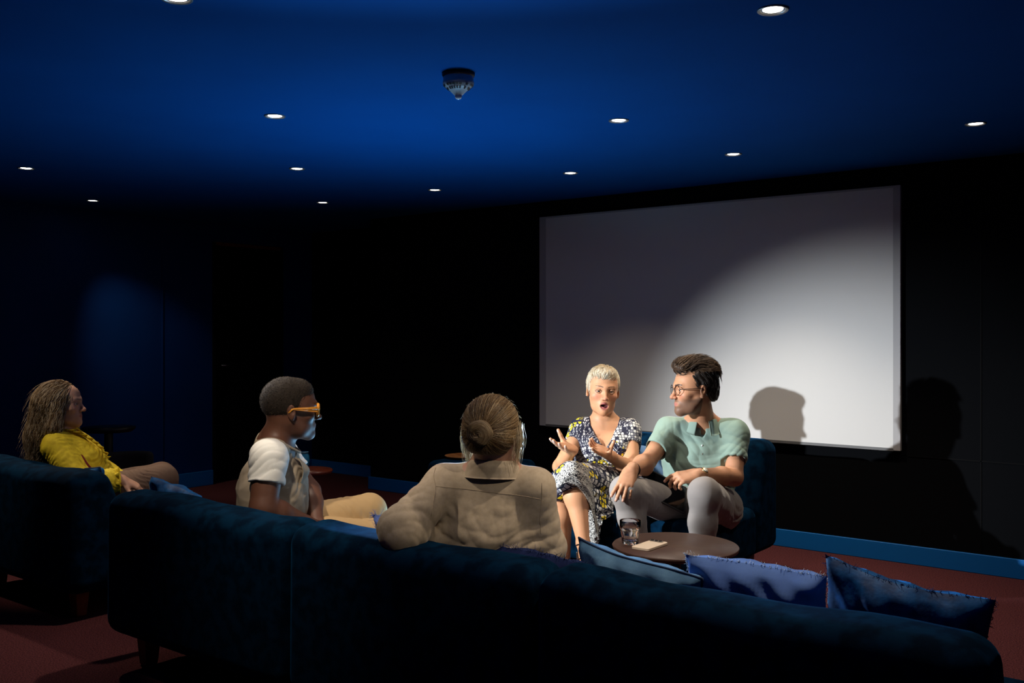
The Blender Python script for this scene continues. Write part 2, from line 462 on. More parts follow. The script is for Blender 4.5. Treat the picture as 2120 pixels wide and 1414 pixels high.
for i, (px, py, lab, en) in enumerate(DL):
    c = PZ(px, py, H) if px < 5e3 else py
    d = thing('downlight', c, lab, 'ceiling light', 'recessed downlights in the blue ceiling')
    v, f = lathe([(r*0.70, .012), (r*0.74, -.002), (r*0.95, -.005), (r, -.003), (r, .0)], c, 40)
    mk('trim', v, f, RIM, parent=d)
    v, f = lathe([(0.0001, -.0015), (r*0.55, -.0015), (r*0.72, .001)], c, 40)
    mk('lens', v, f, LENS, parent=d)
    aim, sp = c+np.array([0, 0, -1]), 96
    if px == 54: aim, sp = PX(150, 930, 4.95), 62      # these lamps are tilted in their trims
    if px == 365: aim, sp = DV(-.46, 3.62, .82), 58
    if px == 1e4: aim, sp = PX(1040, 1000, 3.05), 27
    if px == 2e4: aim, sp = PX(105, 890, 4.95), 42
    if px == 192: aim, sp = np.array([SL, 4.75, .5]), 56
    l = lamp('downlight_beam', 'SPOT', c+np.array([0, 0, -.012]), aim, en, (1.0, 0.86, 0.68), size=.03, spot=sp, blend=0.85)

# ------------------------------------------------------------------ smoke alarm
c = PZ(949, 152, H); r = 0.058
sm = thing('smoke_alarm', c, 'round white smoke alarm with slotted cone hanging from the blue ceiling', 'smoke alarm')
PLW = M('white_plastic', (0.42, 0.42, 0.44, 1), 0.35)
v, f = lathe([(r*1.02, 0), (r*1.05, -.006), (r*.98, -.014), (r*.9, -.015)], c, 48); mk('mounting_base', v, f, M('dark_plastic', (.012, .014, .03, 1), .5), parent=sm)
v, f = lathe([(r*.95, -.013), (r*.97, -.030), (r*1.0, -.034), (r*.98, -.042), (r*.80, -.052)], c, 48); mk('body', v, f, PLW, parent=sm)
v, f = lathe([(r*.80, -.052), (r*.74, -.056), (r*.66, -.0565), (r*.28, -.079), (r*.24, -.081), (.0001, -.081)], c, 48); mk('cone', v, f, PLW, parent=sm)
V = []; F = []
for k in range(26):
    a = 2*math.pi*k/26
    if k % 6 == 0: continue
    for (ra, za, rb, zb_) in ((r*.945, -.0445, r*.84, -.0505), (r*.735, -.0560, r*.60, -.062)):
        w_ = .1
        q = [(ra, za, -w_), (ra, za, w_), (rb, zb_, w_), (rb, zb_, -w_)]
        b = len(V)
        for (rr, zz, da) in q: V.append((c[0]+(rr+.0012)*math.cos(a+da), c[1]+(rr+.0012)*math.sin(a+da), c[2]+zz-.001))
        F.append([b, b+1, b+2, b+3])
o = mk('vent_slots', V, F, BLACK, parent=sm, smooth=False)
v, f = lathe([(r*.22, -.080), (r*.22, -.088), (r*.15, -.094), (.0001, -.0965)], c, 32); mk('test_dome', v, f, M('clear_dome', (.7, .72, .78, 1), .08, spec=.9), parent=sm)

# ------------------------------------------------------------------ sofas
def soft(bm, amp, seed, cuts=0):
    for v in bm.verts:
        p = v.co; v.co = p+Vector((0, 0, 1))*amp*math.sin(p.x*7+seed)*math.cos(p.y*9+seed*2)
    return bm
def prism(profile, xa, xb, bev, seg=5, nx=10, sag=0.0):
    """profile in (y,z), extruded along x, ends rounded"""
    bm = bmesh.new(); rows = []
    for i in range(2):
        x = xa if i == 0 else xb
        rows.append([bm.verts.new((x, y, z)) for y, z in profile])
    n = len(profile)
    bm.faces.new(rows[0][::-1]); bm.faces.new(rows[1])
    for j in range(n): bm.faces.new([rows[0][j], rows[0][(j+1) % n], rows[1][(j+1) % n], rows[1][j]])
    bmesh.ops.recalc_face_normals(bm, faces=bm.faces)
    bmesh.ops.bevel(bm, geom=list(bm.edges), offset=bev, segments=seg, profile=0.5, affect='EDGES', clamp_overlap=True)
    return bm
def sofa(xa, xb, ty, face, label, htop=0.68, depth=0.81, group=None, tall=0.0):
    """ty = rear face; face=+1 seats toward +y, -1 toward -y"""
    s = thing('sofa', ((xa+xb)/2, ty+face*depth/2, 0), label, 'sofa', group)
    P = lambda L: [(ty+face*y, z) for y, z in L]
    bm = prism(P([(0.0, .125), (0.005, htop-.01), (.20, htop), (.32, .36), (.33, .125)]), xa, xb, .065, 6)
    bmesh.ops.subdivide_edges(bm, edges=[e for e in bm.edges if abs(e.verts[0].co.x-e.verts[1].co.x) > .5], cuts=14)
    for v in bm.verts:
        if v.co.z > .5:
            v.co.z += .006*math.sin(v.co.x*6.1+xa)+.003*math.sin(v.co.x*17)
    bmk('backrest', bm, VELVET, s)
    bm = prism(P([(.28, .125), (.28, .385), (depth, .40), (depth-.01, .125)]), xa+.004, xb-.004, .05, 5)
    bmk('seat', bm, VELVET, s)
    for x in (xa+.14, xb-.14):
        for y in (.12, depth-.12):
            cx, cy = x, ty+face*y
            bm = bmesh.new(); bmesh.ops.create_cone(bm, cap_ends=True, segments=4, radius1=.036, radius2=.05, depth=.13)
            bmesh.ops.rotate(bm, verts=bm.verts, cent=(0, 0, 0), matrix=Matrix.Rotation(math.pi/4, 3, 'Z'))
            bmesh.ops.bevel(bm, geom=list(bm.edges), offset=.004, segments=2, affect='EDGES')
            bmesh.ops.translate(bm, verts=bm.verts, vec=(cx, cy, .066))
            bmk('leg', bm, LEGW, s)
    return s
G = 'velvet sofas seen from behind in the front row'
sofa(-1.50, -.405, 2.03, 1, 'dark blue velvet sofa unit nearest the camera, with three cushions along its back', group=G)
sofa(-2.49, -1.505, 2.03, 1, 'dark blue velvet sofa unit the woman in the beige shirt sits on', group=G)
sofa(-3.58, -2.495, 2.03, 1, 'dark blue velvet sofa unit the man with orange glasses leans on', group=G)
sofa(-5.20, -4.14, 2.20, 1, 'dark blue velvet sofa unit at the left edge under the woman in yellow', group=G, htop=.675)
sofa(-3.24, -2.05, 5.10, -1, 'blue velvet two seat sofa the two speakers sit on in front of the screen', htop=.725, depth=0.95)

# ------------------------------------------------------------------ cushions
def pillow(name, c, right, up, w_, h_, th, mat, label, group=None, seed=0, droop=0.0, piping=None, fringe=None, dent=0.0, n=36):
    right = unit(right); up = unit(np.array(up, float)-right*np.dot(up, right)); nr = np.cross(right, up)
    rg = np.random.RandomState(seed)
    u = np.linspace(-1, 1, n); U, Vv = np.meshgrid(u, u, indexing='ij')
    px_ = 1-.07*(1-Vv**2)**1.0*1.0; py_ = 1-.07*(1-U**2)
    X = U*w_/2*px_; Y = Vv*h_/2*py_
    prof = ((1-U**4)*(1-Vv**4))**0.55
    wr = .010*np.sin(U*7+seed+2*np.sin(Vv*3))*np.cos(Vv*6+seed)*(1-prof*.4)+.006*np.sin((U+Vv)*13+seed)
    edge = np.maximum(np.abs(U), np.abs(Vv)) >= .999
    Z = th/2*prof+np.where(edge, 0, wr*prof**.3)
    Y = Y-dent*np.exp(-(U/.35)**2)*np.clip(Vv, 0, 1)**2-droop*np.clip(Vv, 0, 1)*U
    def P(sgn): return c+X[..., None]*right+Y[..., None]*up+(sgn*Z)[..., None]*nr+(0.012*np.sin(U*2.5+seed))[..., None]*nr
    A = P(1).reshape(-1, 3); B = P(-1).reshape(-1, 3)
    V = np.concatenate([A, B]); F = []; m = n*n
    for i in range(n-1):
        for j in range(n-1):
            a, b, c2, d = i*n+j, (i+1)*n+j, (i+1)*n+j+1, i*n+j+1
            F.append([a, b, c2, d]); F.append([m+a, m+d, m+c2, m+b])
    O = np.array(c)-up*h_/2
    o = mk(name, V, F, mat, org=O); setp(o, label, 'cushion', group)
    A = A.reshape(n, n, 3)
    loop = [A[i, 0] for i in range(n)]+[A[n-1, j] for j in range(1, n)]+[A[i, n-1] for i in range(n-2, -1, -1)]+[A[0, j] for j in range(n-2, 0, -1)]
    if piping:
        v, f = tube(loop+[loop[0]], .0035, 6, cap=False); mk('piping', v, f, piping, parent=o)
    if fringe:
        fm, ln, cnt = fringe; parts = []
        for _ in range(cnt):
            k = rg.randint(0, len(loop)-1); t = rg.rand(); p = loop[k]*(1-t)+loop[k+1]*t
            d = unit(unit(p-c)+rg.randn(3)*.55); l = ln*(.5+rg.rand())
            parts.append(tube([p, p+d*l*.5+rg.randn(3)*.002, p+d*l+rg.randn(3)*.004], [.0007, .0006, .0004], 4))
        v, f = join(*parts); setp(mk('frayed_edge', v, f, fm, parent=o), kind='stuff')
    return o
SEAM = M('navy_piping', srgb(38, 60, 92), .8)
GC = 'cushions along the backs of the front sofas'
def cush(pa, pb, tt, h_, th, mat, label, seed, lean=.30, **k):
    """top corners pa, pb in pixels; lies on plane y=tt at the top"""
    A = PT(pa[0], pa[1], tt); B = PT(pb[0], pb[1], tt+k.pop('dt', 0))
    rt = unit(B-A); w_ = np.linalg.norm(B-A)*1.02
    up = unit(np.array([0, -lean, 1.0])); up = unit(up-rt*np.dot(up, rt))
    h_ = min(h_, (max(A[2], B[2])-.385)/up[2])
    c = (A+B)/2-up*h_/2
    return pillow('cushion', c, rt, up, w_, h_, th, mat, label, GC, seed, **k)
cush((1203, 1112), (1448, 1200), 2.44, .34, .13, DENIM, 'faded denim cushion with dark piping, left of the periwinkle cushion', 3, piping=SEAM, dt=-.05)
cush((1424, 1146), (1712, 1188), 2.46, .32, .15, PERI, 'periwinkle blue cushion with frayed pale edges, middle of three on the near sofa', 5, fringe=(FRAY, .007, 420), dt=.02)
cush((1709, 1152), (2056, 1246), 2.36, .38, .14, VELVETB, 'royal blue velvet cushion at the right end of the nearest sofa', 8, dt=.0, fringe=(FRAYN, .004, 300))
cush((985, 1119), (1222, 1165), 2.33, .30, .10, NAVY, 'dark navy fringed cushion behind the back of the woman in the beige shirt', 11, fringe=(FRAYN, .014, 420))
cush((770, 1068), (930, 1098), 2.56, .26, .10, M('knit_blue', srgb(66, 84, 140), .9, bump=(150, .8, .003)), 'blue tasselled cushion tucked under the elbow of the woman in the beige shirt', 13, fringe=(M('knit_fray', srgb(80, 98, 160), .9), .02, 420))
cush((108, 972), (209, 966), 2.50, .30, .10, VELVETB, 'blue velvet cushion at the end of the leftmost sofa, against the woman in yellow', 17, piping=SEAM)
cush((-60, 936), (62, 950), 2.60, .30, .10, VELVETB, 'blue velvet cushion at the left picture edge behind long wavy hair', 19)
cush((318, 984), (412, 1030), 2.60, .32, .10, VELVETB, 'blue velvet cushion standing between the knee in brown trousers and the sofa back', 23)
A_ = PX(1365, 975, 5.35)
pillow('cushion', A_+np.array([0, .02, -.03]), DV(1, -.6, 0), np.array([0, .25, 1]), .38, .34, .12, M('soft_blue_cloth', srgb(92, 130, 176), .85, bump=[(300, .3, .001)]),
       'light blue cushion on the speakers sofa, half hidden behind the man in the green polo', None, 31)

# ------------------------------------------------------------------ coffee table with glass and phone
tz = .45
tcen = PX(1398, 1128, 0.85*2000/(1128-HZ)); R = .252
tcen = np.array([tcen[0], tcen[1], 0])
ct = thing('coffee_table', tcen, 'low round dark wood table holding a water glass and a phone', 'table')
v, f = lathe([(.0001, tz-.022), (R-.02, tz-.022), (R-.004, tz-.014), (R, tz-.004), (R-.003, tz), (.0001, tz)], tcen, 96); mk('tabletop', v, f, TABLEM, parent=ct)
v, f = lathe([(.03, .012), (.022, .03), (.022, tz-.022)], tcen, 24); mk('pedestal', v, f, BLACK, parent=ct)
v, f = lathe([(.0001, 0), (.16, 0), (.16, .008), (.03, .014), (.0001, .014)], tcen, 48); mk('foot_plate', v, f, BLACK, parent=ct)
g0 = PZ(1305, 1126, tz)
gl = thing('drinking_glass', g0, 'faceted tumbler of water on the coffee table beside the phone', 'glass')
GLASS = M('clear_glass', (1, 1, 1, 1), 0.0, trans=1, ior=1.5)
WATER = M('water', (1, 1, 1, 1), 0.0, trans=1, ior=1.33)
n_ = 80
def facet(rr, a, z):
    if z > .058 or z < .008: return rr
    return rr*(1-.055*abs(math.sin(a*5)))
prof = [(.0001, .0), (.029, 0), (.033, .004), (.0345, .012), (.0365, .035), (.0385, .055), (.0405, .060), (.043, .066), (.0435, .094), (.0425, .0955),
        (.0415, .094), (.0410, .066), (.037, .058), (.034, .03), (.031, .012), (.0001, .010)]
V = []; F = []
for r_, z_ in prof:
    for i in range(n_):
        a = 2*math.pi*i/n_; rr = facet(r_, a, z_) if r_ > .03 else r_
        V.append((g0[0]+rr*math.cos(a), g0[1]+rr*math.sin(a), g0[2]+z_+.0005))
for j in range(len(prof)-1):
    for i in range(n_): F.append([j*n_+i, j*n_+(i+1) % n_, (j+1)*n_+(i+1) % n_, (j+1)*n_+i])
mk('tumbler', V, F, GLASS, parent=gl)
v, f = lathe([(.0001, .0112), (.0295, .0126), (.0322, .03), (.0345, .052), (.0395, .066), (.0402, .073), (.0001, .073)], g0, 48); mk('water', v, f, WATER, parent=gl)
pa = PZ(1345, 1122, tz); pb = PZ(1387, 1128.5, tz); rt = unit(pb-pa); fw = np.cross(rt, [0, 0, 1]); 
pc = (pa+pb)/2+fw*.078
ph = thing('smartphone', pc, 'pale cream smartphone lying face down on the coffee table', 'phone')
PHM = M('cream_case', srgb(226, 206, 184), .5)
def obox(name, c, R, h, bev, mat, parent, seg=4, only_z=False, **k):
    bm = box_bm((-h[0], -h[1], -h[2]), (h[0], h[1], h[2]))
    if only_z:
        bmesh.ops.bevel(bm, geom=[e for e in bm.edges if abs(e.verts[0].co.z-e.verts[1].co.z) > h[2]], offset=bev, segments=seg, profile=.5, affect='EDGES')
        bmesh.ops.bevel(bm, geom=[e for e in bm.edges if abs(e.verts[0].co.z-e.verts[1].co.z) < 1e-6], offset=h[2]*.35, segments=2, profile=.5, affect='EDGES')
    elif bev: bmesh.ops.bevel(bm, geom=list(bm.edges), offset=bev, segments=seg, profile=.5, affect='EDGES')
    for v in bm.verts: v.co = Vector(np.array(c)+R@np.array(v.co))
    return bmk(name, bm, mat, parent, **k)
Rp = np.stack([rt, fw, [0, 0, 1]], 1)
obox('case', pc+np.array([0, 0, .0055]), Rp, (.040, .079, .0052), .011, PHM, ph, only_z=True)
cb = pc-fw*.062+np.array([0, 0, .0118])
obox('camera_panel', cb-rt*.006, Rp, (.029, .011, .0014), .009, M('camera_grey', srgb(120, 112, 104), .3), ph, only_z=True)
for k in (-1, 0, 1):
    v, f = lathe([(.0001, .0012), (.0045, .0012), (.0065, .0022), (.0072, 0)], cb-rt*(.006+.018*k)+np.array([0, 0, .0012]), 24)
    mk('camera_lens', v, f, M('lens_dark', (.01, .01, .012, 1), .1), parent=ph)

# ------------------------------------------------------------------ background furniture
c0 = PX(635, 973, 6.03); c0[2] = 0
st = thing('side_table', c0, 'small round reddish wood table with a glowing blue jar in the background', 'table')
tz2 = .45; R2 = .16
v, f = lathe([(.0001, tz2-.02), (R2-.006, tz2-.02), (R2, tz2-.01), (R2-.003, tz2), (.0001, tz2)], c0, 64); mk('tabletop', v, f, REDWOOD, parent=st)
v, f = lathe([(.018, .01), (.018, tz2-.02)], c0, 20); mk('pedestal', v, f, BLACK, parent=st)
v, f = lathe([(.0001, 0), (.12, 0), (.12, .008), (.0001, .012)], c0, 40); mk('foot_plate', v, f, BLACK, parent=st)
jc = PZ(629, 965, tz2)
jr = thing('glass_jar', jc, 'blue glass jar with dark rim standing on the small reddish table', 'jar')
v, f = lathe([(.0001, .001), (.026, .001), (.034, .012), (.037, .04), (.034, .068), (.027, .082), (.028, .086), (.024, .084), (.031, .066), (.034, .04), (.031, .014), (.0001, .006)], jc, 48)
mk('jar_body', v, f, M('blue_glass', (.05, .45, .75, 1), .25, trans=.5, bump=(120, .4, .002)), parent=jr)
v, f = lathe([(.0265, .083), (.029, .084), (.029, .094), (.0265, .095)], jc, 40); mk('rim', v, f, M('jar_rim', (.1, .25, .35, 1), .3), parent=jr)
# ottoman with a wooden tray
oc = PX(1003, 960, 6.1); oc[2] = 0
ot = thing('ottoman', oc, 'blue velvet ottoman behind the head of the woman with the bun', 'ottoman')
bm = box_bm(oc+np.array([-.29, -.24, .10]), oc+np.array([.25, .24, .50]), .05, 5); bmk('cushion_block', bm, VELVET, ot)
for dx in (-.24, .20):
    for dy in (-.18, .18):
        v, f = lathe([(.02, 0), (.028, .105)], oc+np.array([dx, dy, 0]), 16); mk('leg', v, f, LEGW, parent=ot)
tc_ = oc+np.array([-.17, .0, .502])
tr = thing('tray', tc_, 'small wooden tray with pale rim on top of the blue ottoman', 'tray')
v, f = lathe([(.0001, 0), (.10, 0), (.125, .014), (.122, .016), (.10, .006), (.0001, .006)], tc_, 48); mk('dish', v, f, M('tray_wood', srgb(140, 92, 52), .35, var=(30, srgb(110, 66, 34), .4, .6)), parent=tr)
# dark pedestal table and chair at left
c1 = PX(225, 884, 6.5); z1 = c1[2]; c1[2] = 0
bt = thing('pedestal_table', c1, 'black round pedestal table in the dark corner behind the woman in yellow', 'table')
v, f = lathe([(.0001, z1-.03), (.15, z1-.03), (.17, z1-.012), (.17, z1), (.0001, z1)], c1, 56); mk('tabletop', v, f, BLACK, parent=bt)
v, f = lathe([(.028, .012), (.028, z1-.03)], c1, 20); mk('pedestal', v, f, BLACK, parent=bt)
v, f = lathe([(.0001, 0), (.17, 0), (.17, .008), (.03, .016)], c1, 40); mk('foot_plate', v, f, BLACK, parent=bt)
c2 = PX(262, 960, 6.0); c2[2] = 0
ch = thing('tub_chair', c2, 'black low tub chair beside the pedestal table in the dark corner', 'chair')
V, F = organic([rbox(c2+np.array([0, 0, .26]), (.14, .14, .09), rad=.03, k=.03)], .012); mk('seat', V, F, M('black_fabric', (.006, .006, .009, 1), .9), parent=ch)
pr = []
for k in range(9):
    a = math.pi*(.15+.7*k/8)+ANG+.6; p = c2+np.array([.17*math.cos(a), .17*math.sin(a), 0])
    pr.append(cap(p+np.array([0, 0, .2]), p+np.array([0, 0, .52]), .03, k=.03))
V, F = organic(pr, .012); mk('backrest', V, F, MATS['black_fabric'], parent=ch)
for dx in (-.11, .11):
    for dy in (-.11, .11):
        v, f = lathe([(.010, 0), (.014, .17)], c2+np.array([dx, dy, 0]), 12); mk('leg', v, f, BLACK, parent=ch)
# ================================================================== PEOPLE
SKINB = [(900, .12, .0006), (60, .10, .002)]
SKIN = M('skin', (.6, .4, .3, 1), .52, .4, attr=True, bump=SKINB, sss=.10)
HAIRM = M('hair', (.3, .2, .1, 1), .42, .5, attr=True)
def _translucent(m, f):
    N = m.node_tree.nodes; L = m.node_tree.links; t = N.new('ShaderNodeBsdfTranslucent'); x = N.new('ShaderNodeMixShader'); x.inputs[0].default_value = f
    a = [n_ for n_ in N if n_.type == 'ATTRIBUTE'][0]; L.new(a.outputs['Color'], t.inputs[0])
    L.new(N['Principled BSDF'].outputs[0], x.inputs[1]); L.new(t.outputs[0], x.inputs[2]); L.new(x.outputs[0], N['Material Output'].inputs[0])
_translucent(HAIRM, .35)
EYEM = SKIN

def frame(fwd, up=(0, 0, 1)):
    f = unit(fwd); u = np.array(up, float); u = unit(u-f*np.dot(u, f)); r = np.cross(f, u)
    return np.stack([r, f, u], 1)          # columns: lateral (person's right), forward, up

def head(o, R, s=1.0, mouth=0.0, nose=1.0, jaw=1.0, brow=1.0, female=False, cheek=1.0):
    L = lambda *p: o+R@(np.array(p)*s)
    E = lambda c, r, k=.02, op='add', Q=None: ell(L(*c), np.array(r)*s, R if Q is None else R@Q, k*s, op)
    C = lambda a, b, ra, rb=None, k=.012, op='add': cap(L(*a), L(*b), ra*s, (ra if rb is None else rb)*s, k*s, op)
    P = [E((0, -.020, .028), (.074, .094, .085)), E((0, .036, .030), (.062, .052, .062), .03),
         E((0, .030, -.030), (.0605, .060, .078), .03), E((0, .032, -.070), (.050*jaw, .052, .038), .03)]
    P += [C((-.034*jaw, .030, -.084), (0, .072, -.101), .013, .015, .03), C((.034*jaw, .030, -.084), (0, .072, -.101), .013, .015, .03),
          E((0, .078, -.100), (.017*jaw, .015, .014), .018)]
    P += [C((-.052*jaw, .000, -.045), (-.034*jaw, .035, -.086), .012, .012, .025), C((.052*jaw, .000, -.045), (.034*jaw, .035, -.086), .012, .012, .025)]
    P += [C((-.036, .076, .021), (0, .087, .018), .008*brow, .008*brow, .018), C((.036, .076, .021), (0, .087, .018), .008*brow, .008*brow, .018)]
    for x in (-1, 1):
        P += [E((x*.043, .060, -.026), (.020, .020, .016), .022)]
        P += [E((x*.0315, .094, .000), (.0165, .0135, .0105), .010, 'sub')]
    P += [C((0, .085, .010), (0, .108*1.0, -.030), .0065, .0085*nose, .012), E((0, .110+.003*(nose-1), -.034), (.0098*nose, .0095*nose, .0085*nose), .008)]
    for x in (-1, 1):
        P += [E((x*.0115, .099, -.037), (.0075, .0095, .0068), .006)]
        P += [E((x*.0062, .1065, -.0445), (.0032, .005, .0035), .003, 'sub')]
    m = mouth
    # lips
    up_z, lo_z = -.0615+m*.003, -.0710-m*.016
    P += [E((0, .080, -.067-m*.008), (.026, .016, .018+m*.012), .014)]
    if m:
        P += [E((0, .098, -.067-m*.008), (.0195+m*.003, .017, .0038+m*.0095), .004, 'sub')]
    for x in (-1, 1):
        P += [C((x*.003, .0955, up_z), (x*.021, .0845, up_z-.0045-m*.004), .0042, .0028, .004),
              C((0, .0935-m*.004, lo_z), (x*.020, .0835, lo_z+.004+m*.008), .0052, .003, .004)]
    if not m: P += [C((-.022, .094, -.0665), (.022, .094, -.0665), .0012, .0012, .002, 'sub')]
    # lids
    for x in (-1, 1):
        pts = [(x*.0455, .0735, -.001), (x*.038, .0845, .0052), (x*.0300, .0880, .0066), (x*.020, .0845, .0025)]
        for a, b in zip(pts[:-1], pts[1:]): P.append(C(a, b, .0028, .0028, .004))
        pts = [(x*.0455, .0735, -.001), (x*.038, .0835, -.0068), (x*.0300, .0860, -.0080), (x*.020, .0840, -.0035)]
        for a, b in zip(pts[:-1], pts[1:]): P.append(C(a, b, .0022, .0022, .005))
    # ears
    for x in (-1, 1):
        Q = np.array(Matrix.Rotation(x*-.30, 3, 'Z') @ Matrix.Rotation(.18, 3, 'X'))
        P += [E((x*.0765, -.014, -.006), (.0070, .0165, .0290), .006, 'add', Q), E((x*.0765, -.008, -.030), (.006, .008, .010), .006)]
        P += [E((x*.0850, -.010, -.002), (.0058, .0085, .0150), .004, 'sub', Q)]
    def local(V): return (V-o)@R/s
    eyes = []
    for x in (-1, 1): eyes.append((L(x*.0315, .0735, -.0005), .0128*s))
    return P, local, eyes

def eyeball(c, r, gaze, iris, n=28, m=18):
    g = unit(gaze); up = np.array([0, 0, 1.0]); a = unit(np.cross(g, up)); b = np.cross(a, g)
    V = []; C = []; F = []
    for i in range(m+1):
        th = math.pi*(i/m)**1.25
        for j in range(n):
            ph_ = 2*math.pi*j/n
            d = g*math.cos(th)+(a*math.cos(ph_)+b*math.sin(ph_))*math.sin(th)
            V.append(c+d*r*(1.03 if th < .45 else 1.0))
            C.append((.004, .004, .004) if th < .26 else (iris if th < .52 else (.50, .46, .43)))
    for i in range(m):
        for j in range(n): F.append([i*n+j, (i+1)*n+j, (i+1)*n+(j+1) % n, i*n+(j+1) % n])
    return np.array(V), np.array(F), np.array(C)

def facepaint(q, base, lips=None, brow=None, browthick=.0035, stubble=None, tone=.0, mouth=0.0, blush=None, liner=None):
    n = len(q); C = paint(n, base); x, y, z = q[:, 0], q[:, 1], q[:, 2]; ax = np.abs(x)
    def mix(mask, col):
        mask = np.clip(mask, 0, 1)[:, None]; C[:] = C*(1-mask)+np.array(col[:3])*mask
    if blush is not None:
        mix(.45*np.exp(-((ax-.042)/.018)**2-((z+.028)/.018)**2)*(y > .03), blush)
        mix(.5*np.exp(-(x/.014)**2-((z+.034)/.012)**2)*(y > .09), blush)
    if stubble is not None:
        s_ = np.clip((-.036-z)/.012, 0, 1)*(y > -.012)*np.clip((.125+z)/.01, 0, 1)*(z > -.125)
        lipz = np.exp(-(x/.026)**4-((z+.066)/.010)**4)
        cheek = np.exp(-((ax-.035)/.016)**2-((z+.042)/.013)**2)*(y > .05)
        mix(.72*s_*(1-lipz)*(1-.8*cheek), stubble)
        mix(.55*np.exp(-((y-.003)/.014)**2)*(z > -.06)*(z < .03)*(ax > .05), stubble)
    if lips is not None:
        dz = (z+.0665+mouth*.008)/(.0105+mouth*.017)
        mix(np.clip(1.6-1.6*((x/.0245)**2+dz**2), 0, 1)*(y > .072), lips)
    if mouth:
        dz = (z+.067+mouth*.008)/(.004+mouth*.0105)
        mm = np.clip(3-3*((x/.0195)**2+dz**2), 0, 1)*(y < .0935)*(y > .06)
        mix(mm, (.07, .012, .012))
        mix(mm*(z < -.078)*(y > .078), (.45, .12, .12))
    if brow is not None:
        zc = .0215+.004*np.sin(np.clip((ax-.013)/.036, 0, 1)*math.pi*.75)
        th = browthick*(1-.5*np.clip((ax-.03)/.02, 0, 1))
        mix(np.clip(2-2*np.abs(z-zc)/th, 0, 1)*(ax > .012)*(ax < .050)*(y > .05), brow)
    if liner is not None:
        rr = ((ax-.0325)/.0165)**2+((z-.000)/.0095)**2
        mix(.75*np.exp(-((rr-.75)/.35)**2)*(y > .06), liner)
    return C

def hand(W, F, N, s=1.0, side=1, curl=(.35, .4, .45, .5), spread=.10, thumb=None, tcurl=.3, bend=(1.0, 1.1, .8)):
    """W wrist, F finger direction, N palm-side normal, side=+1: thumb on cross(F,N) side"""
    F = unit(F); N = unit(np.array(N, float)-F*np.dot(N, F)); T = np.cross(F, N)*side
    P = []; q = lambda f, t, n: W+(F*f+T*t+N*n)*s
    P.append(cap(q(-.02, 0, 0), q(.012, 0, 0), .0255*s, .024*s, .015))
    kn = [(.090, .027, .000), (.094, .008, -.003), (.089, -.011, -.002), (.080, -.028, .001)]
    ln = [.073, .081, .075, .059]; rd = [.0092, .0095, .0090, .0080]
    tips = []
    for i, (f, t, n) in enumerate(kn):
        P.append(cap(q(.012, t*.62, 0), q(f, t, n), .0140*s, .0112*s, .016))
        p = q(f, t, n); c = curl[i]; a = spread*(1.5-i)*(1 if True else 0)
        ang = c*bend[0]; r = rd[i]*s
        for j, fr in enumerate((.46, .30, .24)):
            d = unit((F*math.cos(a)+T*math.sin(a))*math.cos(ang)+N*math.sin(ang))
            p2 = p+d*ln[i]*fr*s
            P.append(cap(p, p2, r*(1.04 if j == 0 else 1), r*.93, .0035 if j else .006))
            r *= .92; p = p2; ang += c*bend[min(j+1, 2)]
        tips.append((p, d, r))
    P.append(ell(q(.045, .0, .004), np.array([.036, .040, .015])*s, np.stack([T, F, N], 1), .016))
    th = unit(thumb) if thumb is not None else unit(F*.65+T*.7+N*.25)
    a = q(.018, .018, .004); b = a+(T*.022+F*.026+N*.010)*s*.6+th*.016*s
    P.append(cap(a, b, .0155*s, .0125*s, .018))
    d = unit(th); c1 = b+d*.036*s; P.append(cap(b, c1, .0115*s, .0100*s, .008))
    d2 = unit(d*math.cos(tcurl)+unit(F*.8+N*.3-d*.2)*math.sin(tcurl)); c2 = c1+d2*.028*s; P.append(cap(c1, c2, .0100*s, .0080*s, .004))
    tips.append((c2, d2, .008*s))
    return P, tips, (F, N, T)

def arm(S, E, W, m=1.0, g=0.0, k=.02, up=(.052, .040), fo=(.043, .027)):
    mid = E+(W-E)*.35
    return [cap(S, E, up[0]*m+g, up[1]*m+g, k), cap(E, mid, up[1]*m*.97+g, fo[0]*m+g, k), cap(mid, W, fo[0]*m+g, fo[1]*m+g, k)]
def leg(Hp, K, A, m=1.0, g=0.0, k=.03, r=(.085, .062, .056, .038)):
    mid = K+(A-K)*.30
    return [cap(Hp, K, r[0]*m+g, r[1]*m+g, k), cap(K, mid, (r[1]-.004)*m+g, r[2]*m+g, k), cap(mid, A, r[2]*m+g, r[3]*m+g, k)]

def torso(pel, wst, chs, nek, side, fwd, m=1.0, g=0.0, female=False, w=1.0):
    up = unit(nek-pel); sd = unit(side-up*np.dot(side, up)); fw = unit(fwd-up*np.dot(fwd, up)-sd*np.dot(fwd, sd))
    R = np.stack([sd, fw, up], 1)
    hip, wa, cb, sh = (.165, .125, .150, .120) if female else (.160, .142, .168, .145)
    ch = nek-up*(cb*m*w*.97+.016)
    P = [ecap(pel, wst, hip*m*w+g, wa*m*w+g, R, .74, .05), ecap(wst, ch, wa*m*w+g, cb*m*w+g, R, .72, .06),
         ecap(ch, nek-up*.085*m, cb*m*w*.97+g*.8, .070*m+g*.5, R, .70, .05)]
    return P, R

